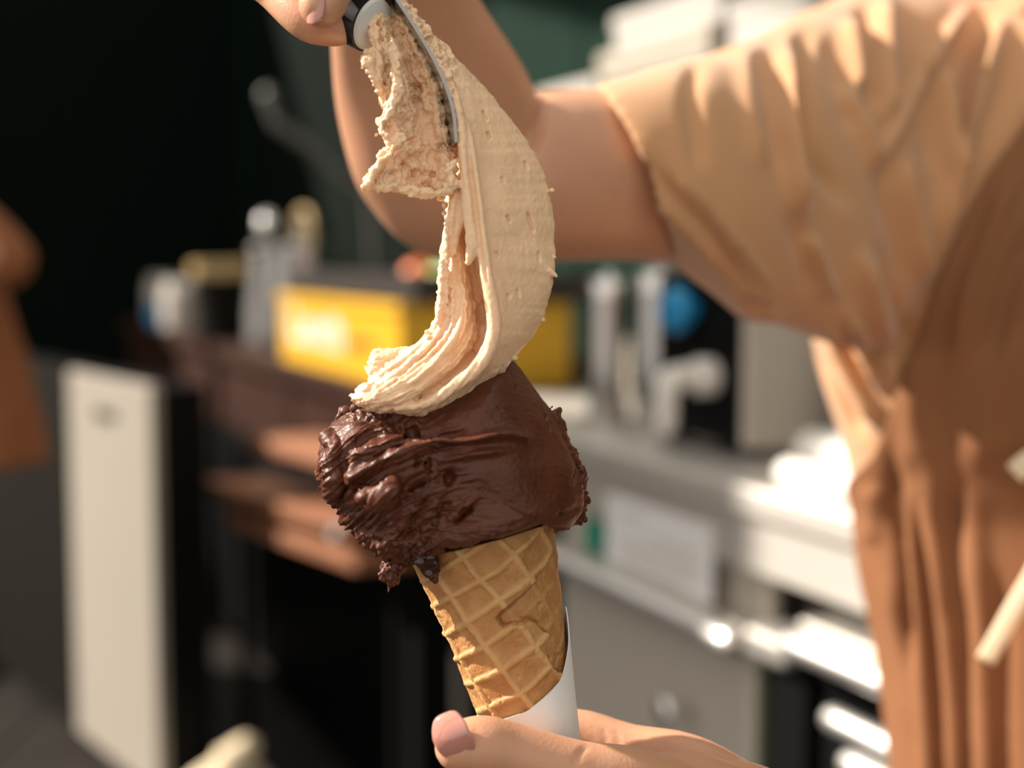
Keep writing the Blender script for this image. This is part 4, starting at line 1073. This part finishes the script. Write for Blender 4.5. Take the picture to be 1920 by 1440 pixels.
# ------------------------------------------------------------------ cream gelato being pulled off the spatula
def build_cream():
    parts = []
    # smooth outer wall
    parts.append(ribbon([(738, -30, .492, 742, -34, .494, .2), (746, 0, .490, 764, 12, .494, .3), (776, 50, .488, 802, 54, .495, .5), (806, 100, .486, 852, 106, .496, .7), (834, 150, .485, 898, 150, .497, .8),
                         (850, 200, .484, 942, 202, .498, 1), (861, 260, .484, 985, 258, .499, 1), (868, 320, .484, 1017, 318, .500, 1), (876, 380, .483, 1035, 380, .500, 1), (885, 440, .482, 1041, 445, .500, 1),
                         (897, 500, .481, 1042, 505, .499, 1), (912, 560, .480, 1030, 560, .498, 1), (922, 605, .479, 1006, 618, .496, 1), (915, 655, .477, 972, 664, .493, 1), (880, 705, .474, 925, 716, .488, .8),
                         (830, 745, .471, 870, 755, .483, .7), (780, 766, .470, 810, 780, .478, .5), (735, 770, .472, 745, 778, .474, .3)],
                        nr=220, nt=90, back=.006, bulge=.0035, jag=2.2, seed=2))
    # hidden core that carries the wall on the spatula and the chocolate
    parts.append(ribbon([(770, 60, .505, 810, 70, .505, 1), (810, 140, .505, 880, 160, .506, 1), (840, 240, .506, 955, 260, .508, 1), (845, 340, .506, 1005, 340, .51, 1), (845, 440, .506, 1025, 450, .512, 1), (850, 540, .504, 1018, 550, .51, 1),
                         (850, 620, .502, 985, 630, .508, 1), (830, 690, .498, 930, 700, .504, 1), (780, 740, .492, 850, 750, .498, .8)], nr=90, nt=40, back=.012, bulge=.012, seed=5))
    # folded strands: the inner body that sweeps down and to the left
    def hollow(s, t):
        p = np.sin(np.pi * np.clip(t, 0, 1)) ** 0.6
        dip = np.exp(-((t - 0.80) / 0.15) ** 2) * sstep(0.0, 0.25, s) * sstep(0.8, 0.45, s)
        return p * (0.45 + 0.75 * s) - 1.15 * dip
    parts.append(ribbon([(828, 355, .494, 872, 350, .496, .6), (836, 400, .492, 880, 400, .495, .7), (829, 450, .490, 888, 450, .494, .8), (821, 510, .488, 903, 520, .493, 1), (819, 565, .486, 922, 590, .490, 1),
                         (812, 605, .484, 924, 645, .486, 1), (782, 640, .482, 896, 695, .482, 1), (742, 672, .479, 845, 738, .478, 1), (705, 702, .477, 785, 766, .475, 1), (672, 730, .476, 722, 774, .474, .8), (655, 744, .477, 676, 762, .476, .5)],
                        nr=260, nt=140, back=.012, bulge=.009, strands=12, samp=.0012, jag=3.0, seed=11, bshape=hollow))
    # upper lobe at the left end
    parts.append(ribbon([(694, 662, .486, 700, 655, .489, .4), (692, 680, .482, 730, 652, .490, .8), (690, 700, .480, 765, 650, .489, 1), (695, 712, .479, 795, 640, .488, .8)], nr=50, nt=50, back=.008, bulge=.004, jag=3, seed=21))
    # torn sheet clinging to the left of the blade
    def cup(s, t):
        return np.sin(np.pi * t) ** 0.5 * (0.5 - 1.5 * np.exp(-((t - 0.62) / 0.24) ** 2))
    parts.append(ribbon([(702, -25, .488, 742, -30, .492, .6), (699, 15, .484, 752, 10, .490, .7), (694, 60, .480, 780, 60, .489, .8), (704, 105, .478, 806, 110, .489, 1), (708, 145, .477, 818, 152, .489, 1), (715, 190, .477, 833, 200, .489, 1),
                         (708, 240, .476, 842, 250, .489, 1), (722, 268, .477, 850, 285, .488, 1), (702, 308, .475, 860, 315, .486, 1), (684, 345, .474, 856, 340, .485, .9), (686, 356, .475, 846, 358, .485, .6)],
                        nr=200, nt=110, back=.011, bulge=.006, strands=5, samp=.0012, jag=5, seed=31, bshape=cup))
    parts.append(ribbon([(684, 98, .476, 702, 88, .478, .5), (678, 116, .474, 716, 104, .477, 1), (690, 134, .474, 722, 150, .478, 1), (706, 170, .476, 722, 180, .479, .8), (712, 200, .478, 718, 204, .479, .5)], nr=50, nt=24, back=.003, bulge=.002, jag=4, seed=33))
    # bright lip along the torn sheet and its lower fringe
    parts.append(tube([P(735, 75, .475), P(742, 120, .473), P(746, 165, .472), P(735, 205, .472), P(720, 245, .472), P(735, 262, .472), P(752, 256, .473)], [.0013, .0017, .0018, .0017, .0015, .0013, .0008], 12))
    parts.append(tube([P(755, 262, .473), P(728, 290, .472), P(705, 325, .472), P(683, 354, .473)], [.001, .0013, .0012, .0006], 12))
    parts.append(tube([P(683, 356, .474), P(720, 350, .475), P(760, 356, .476), P(800, 362, .477), P(845, 352, .478)], [.0008, .0012, .0015, .002, .0016], 12))
    parts.append(tube([P(850, 345, .477), P(840, 320, .477), P(852, 305, .477)], [.0022, .0016, .001], 12))
    # strands running along the fold of the wall
    parts.append(tube([P(795, 85, .485), P(838, 150, .482), P(862, 220, .480), P(872, 300, .479), P(880, 380, .478), P(888, 450, .477), P(882, 488, .477)], [.001, .0018, .0020, .0022, .0026, .0024, .0014], 14))
    parts.append(tube([P(852, 180, .483), P(878, 250, .480), P(892, 340, .478), P(900, 420, .477), P(910, 500, .476), P(922, 570, .475), P(926, 620, .475), P(910, 670, .473), P(870, 712, .470), P(810, 750, .468), P(745, 768, .469)],
                      [.0008, .0014, .0016, .002, .0022, .0024, .0026, .0024, .0022, .002, .001], 14, sub=10))
    parts.append(tube([P(846, 330, .482), P(852, 370, .481), P(846, 410, .481), P(838, 450, .482), P(833, 500, .482), P(830, 560, .481), P(822, 605, .479)], [.0012, .0016, .0016, .0016, .0018, .0018, .001], 12))
    parts.append(tube([P(864, 330, .481), P(868, 380, .481), P(866, 410, .481), P(856, 445, .482), P(850, 480, .483)], [.0012, .0016, .0016, .0014, .0008], 12))
    # nubs and small drips
    rnd = random.Random(8)
    nubs = [(1035, 357, .4985, 5), (1041, 482, .498, 3), (1013, 590, .495, 4), (1030, 540, .497, 3), (880, 492, .477, 6), (826, 372, .49, 6), (834, 385, .488, 6), (832, 400, .488, 5), (838, 420, .487, 5),
            (800, 622, .48, 4), (803, 632, .478, 4), (770, 366, .476, 5), (742, 352, .475, 4), (694, 352, .474, 3), (700, 320, .473, 4), (712, 300, .473, 4), (706, 252, .473, 4), (712, 196, .474, 4), (680, 128, .475, 4), (964, 672, .490, 6)]
    for (x, y, z, rr) in nubs:
        q = rr / FPX * z
        parts.append(ellipsoid(P(x, y, z), RT * q * 1.2, UP * q, FWD * q, 12, 8))
    for (x, y) in [(1044, 514), (1019, 598)]:
        parts.append(tube([P(x - 14, y - 6, .4965), P(x - rnd.uniform(0, 6), y + rnd.uniform(-3, 4), .4965)], [.0014, .0008], 10))
    me = remeshed(join_geo(parts), 0.00044, 1)
    RID = [([(900, 560), (905, 585), (898, 610)], 7, -3.2), ([(880, 520), (893, 555), (890, 600), (870, 640), (830, 690)], 6, -1.8), ([(905, 625), (885, 665), (845, 705), (800, 740), (755, 758)], 5, -1.8),
           ([(880, 645), (850, 690), (800, 728), (750, 752)], 4, 1.0), ([(868, 560), (862, 610), (835, 655), (790, 700), (740, 738)], 6, 1.2), ([(845, 590), (820, 640), (775, 685), (720, 730)], 4, -1.0),
           ([(855, 500), (845, 560), (835, 605), (800, 650), (750, 690), (700, 735)], 5, 1.0), ([(815, 620), (780, 655), (735, 690), (690, 730)], 4, 1.2), ([(805, 640), (765, 672), (715, 708), (680, 738)], 3, -1.2),
           ([(765, 668), (725, 695), (690, 725), (668, 742)], 3, 1.0), ([(700, 690), (735, 668), (760, 655)], 6, -1.6), ([(850, 470), (858, 500), (855, 540)], 5, -1.0),
           ([(874, 260), (884, 330), (893, 400), (905, 480), (918, 550)], 5, -1.6), ([(905, 205), (915, 228)], 2.6, -1.8), ([(914, 245), (920, 262)], 2.6, -1.8), ([(990, 395), (996, 418), (1002, 440)], 2.6, -1.8), ([(950, 402), (957, 418)], 2.6, -1.8), ([(983, 300), (990, 320)], 2.5, -1.2), ([(940, 330), (945, 345)], 2.4, -1.0), ([(1010, 470), (1013, 492)], 2.4, -1.0), ([(930, 470), (934, 484)], 2.4, -.9), ([(970, 540), (974, 560)], 3, -.8), ([(953, 550), (956, 560)], 4, -.6),
           ([(770, 150), (782, 180), (775, 205)], 9, -3.0), ([(800, 200), (815, 250), (835, 290)], 8, -1.2), ([(760, 215), (790, 200), (815, 215)], 6, 1.2), ([(745, 290), (780, 320), (830, 330)], 7, -1.2)]
    sculpt(me, RID, toward=0.6)
    def fn(co, no):
        px, py, z = proj(co)
        g = co * 1000
        wall = sstep(0, 1, (px - (860 + 0.10 * (py - 300))) / 25.0) * (py > 60) * sstep(700, 640, py)
        torn = sstep(862, 845, px) * sstep(375, 355, py)
        edgeL = sstep(0, 1, (px - 640) / 200) * 0
        d = 0.00016 * fbm(g / 1.6, 2, 5) * (1 - 0.4 * wall)
        d += torn * (0.0010 * fbm(g / 2.6, 3, 15) - 0.0045 * np.clip(fbm(g / 3.0, 2, 19) - 0.35, 0, 1))
        body = (1 - wall) * (1 - torn)
        d += body * 0.0002 * fbm(g / 2.5, 2, 25)
        # scrape marks down the wall
        d += wall * 0.00022 * fbm(np.stack([(px - 0.22 * py) / 22.0, py / 120.0, z * 0], 1), 2, 35)
        # fine strands drawn out along the sweep of the fold
        q = np.hypot(px - 640, np.maximum(py - 530, 0)); al = np.where(py < 530, py, 530 + np.arctan2(np.maximum(py - 530, 0), np.maximum(px - 640, 1)) * 200)
        d += body * sstep(350, 400, py) * 0.00038 * fbm(np.stack([q / 5.5, al / 90.0, z * 40], 1), 3, 65)
        # frosted crumbly ends at the lower left and along the fold
        fr = np.maximum(sstep(760, 690, px) * sstep(640, 670, py), sstep(870, 840, px) * sstep(360, 380, py) * sstep(640, 560, py) * sstep(0.49, 0.483, z))
        d += fr * 0.0004 * (np.abs(fbm(g / 1.7, 2, 45)) * 2 - 0.5)
        return d
    displace(me, fn)
    return me
cream = new_obj('cream_gelato', build_cream(), M['cream'])
tag(cream, 'pale cream coloured gelato folding off the spatula onto the chocolate', 'ice cream')

# ------------------------------------------------------------------ spatula
spat = empty('gelato_spatula', P(700, 45, .5)); tag(spat, 'steel gelato spatula with a black and white round handle in the raised hand', 'spatula')
def build_blade():
    # flat paddle seen nearly edge-on; its near edge shows along the cream
    near = catmull([(708, -60, .482), (744, -2, .481), (778, 50, .4805), (812, 108, .4795), (836, 160, .4785), (850, 210, .4775), (856, 266, .4775)], 40)
    V = []
    for i, (x, y, z) in enumerate(near):
        u = i / 39
        wdt = 0.05 * min(1, 0.35 + u * 2.2) * (1 - 0.35 * max(0, u - .8) / .2)
        th = 0.0006
        skew = RT * -0.010
        a = P(x, y, z); back = a + FWD * wdt + skew * (wdt / .05)
        nrm = np.cross(P(858, 262, .4785) - P(744, -2, .479), back - a); nrm /= np.linalg.norm(nrm)
        V += [a + nrm * th, back + nrm * th, back - nrm * th, a - nrm * th]
    return mesh_from(V, ring_faces(40, 4))
new_obj('blade', smooth_by_angle(build_blade(), 30), M['blade'], spat)
h0, h1 = P(540, -150, .50), P(712, 62, .492)
HA = RT * .80 - UP * .45 - FWD * .40; HA /= np.linalg.norm(HA)
hc = P(690, 42, .487)
def hband(name, prof, m, label=None):
    o = turned(name, prof, hc, m, spat, 40, HA)
    if label: o['label'] = label
    return o
hband('handle_grip', [(0, -.105), (.0075, -.104), (.0095, -.095), (.0098, -.03), (.0095, -.0105), (.0092, -.0102), (0, -.0102)], M['black'])
hband('handle_ring', [(0, -.0102), (.0097, -.0101), (.0101, -.0085), (.0101, -.0052), (.0097, -.0038), (0, -.0038)], M['ring'], 'white plastic ring')
hband('handle_collar', [(0, -.0038), (.0099, -.0037), (.0099, .0012), (.0096, .0014), (0, .0014)], M['black'], 'black plastic collar')
hband('ferrule', [(0, .0014), (.0092, .0015), (.0088, .0030), (.006, .0042), (.003, .0046), (0, .0048)], M['ring'], 'white plastic end of the handle')
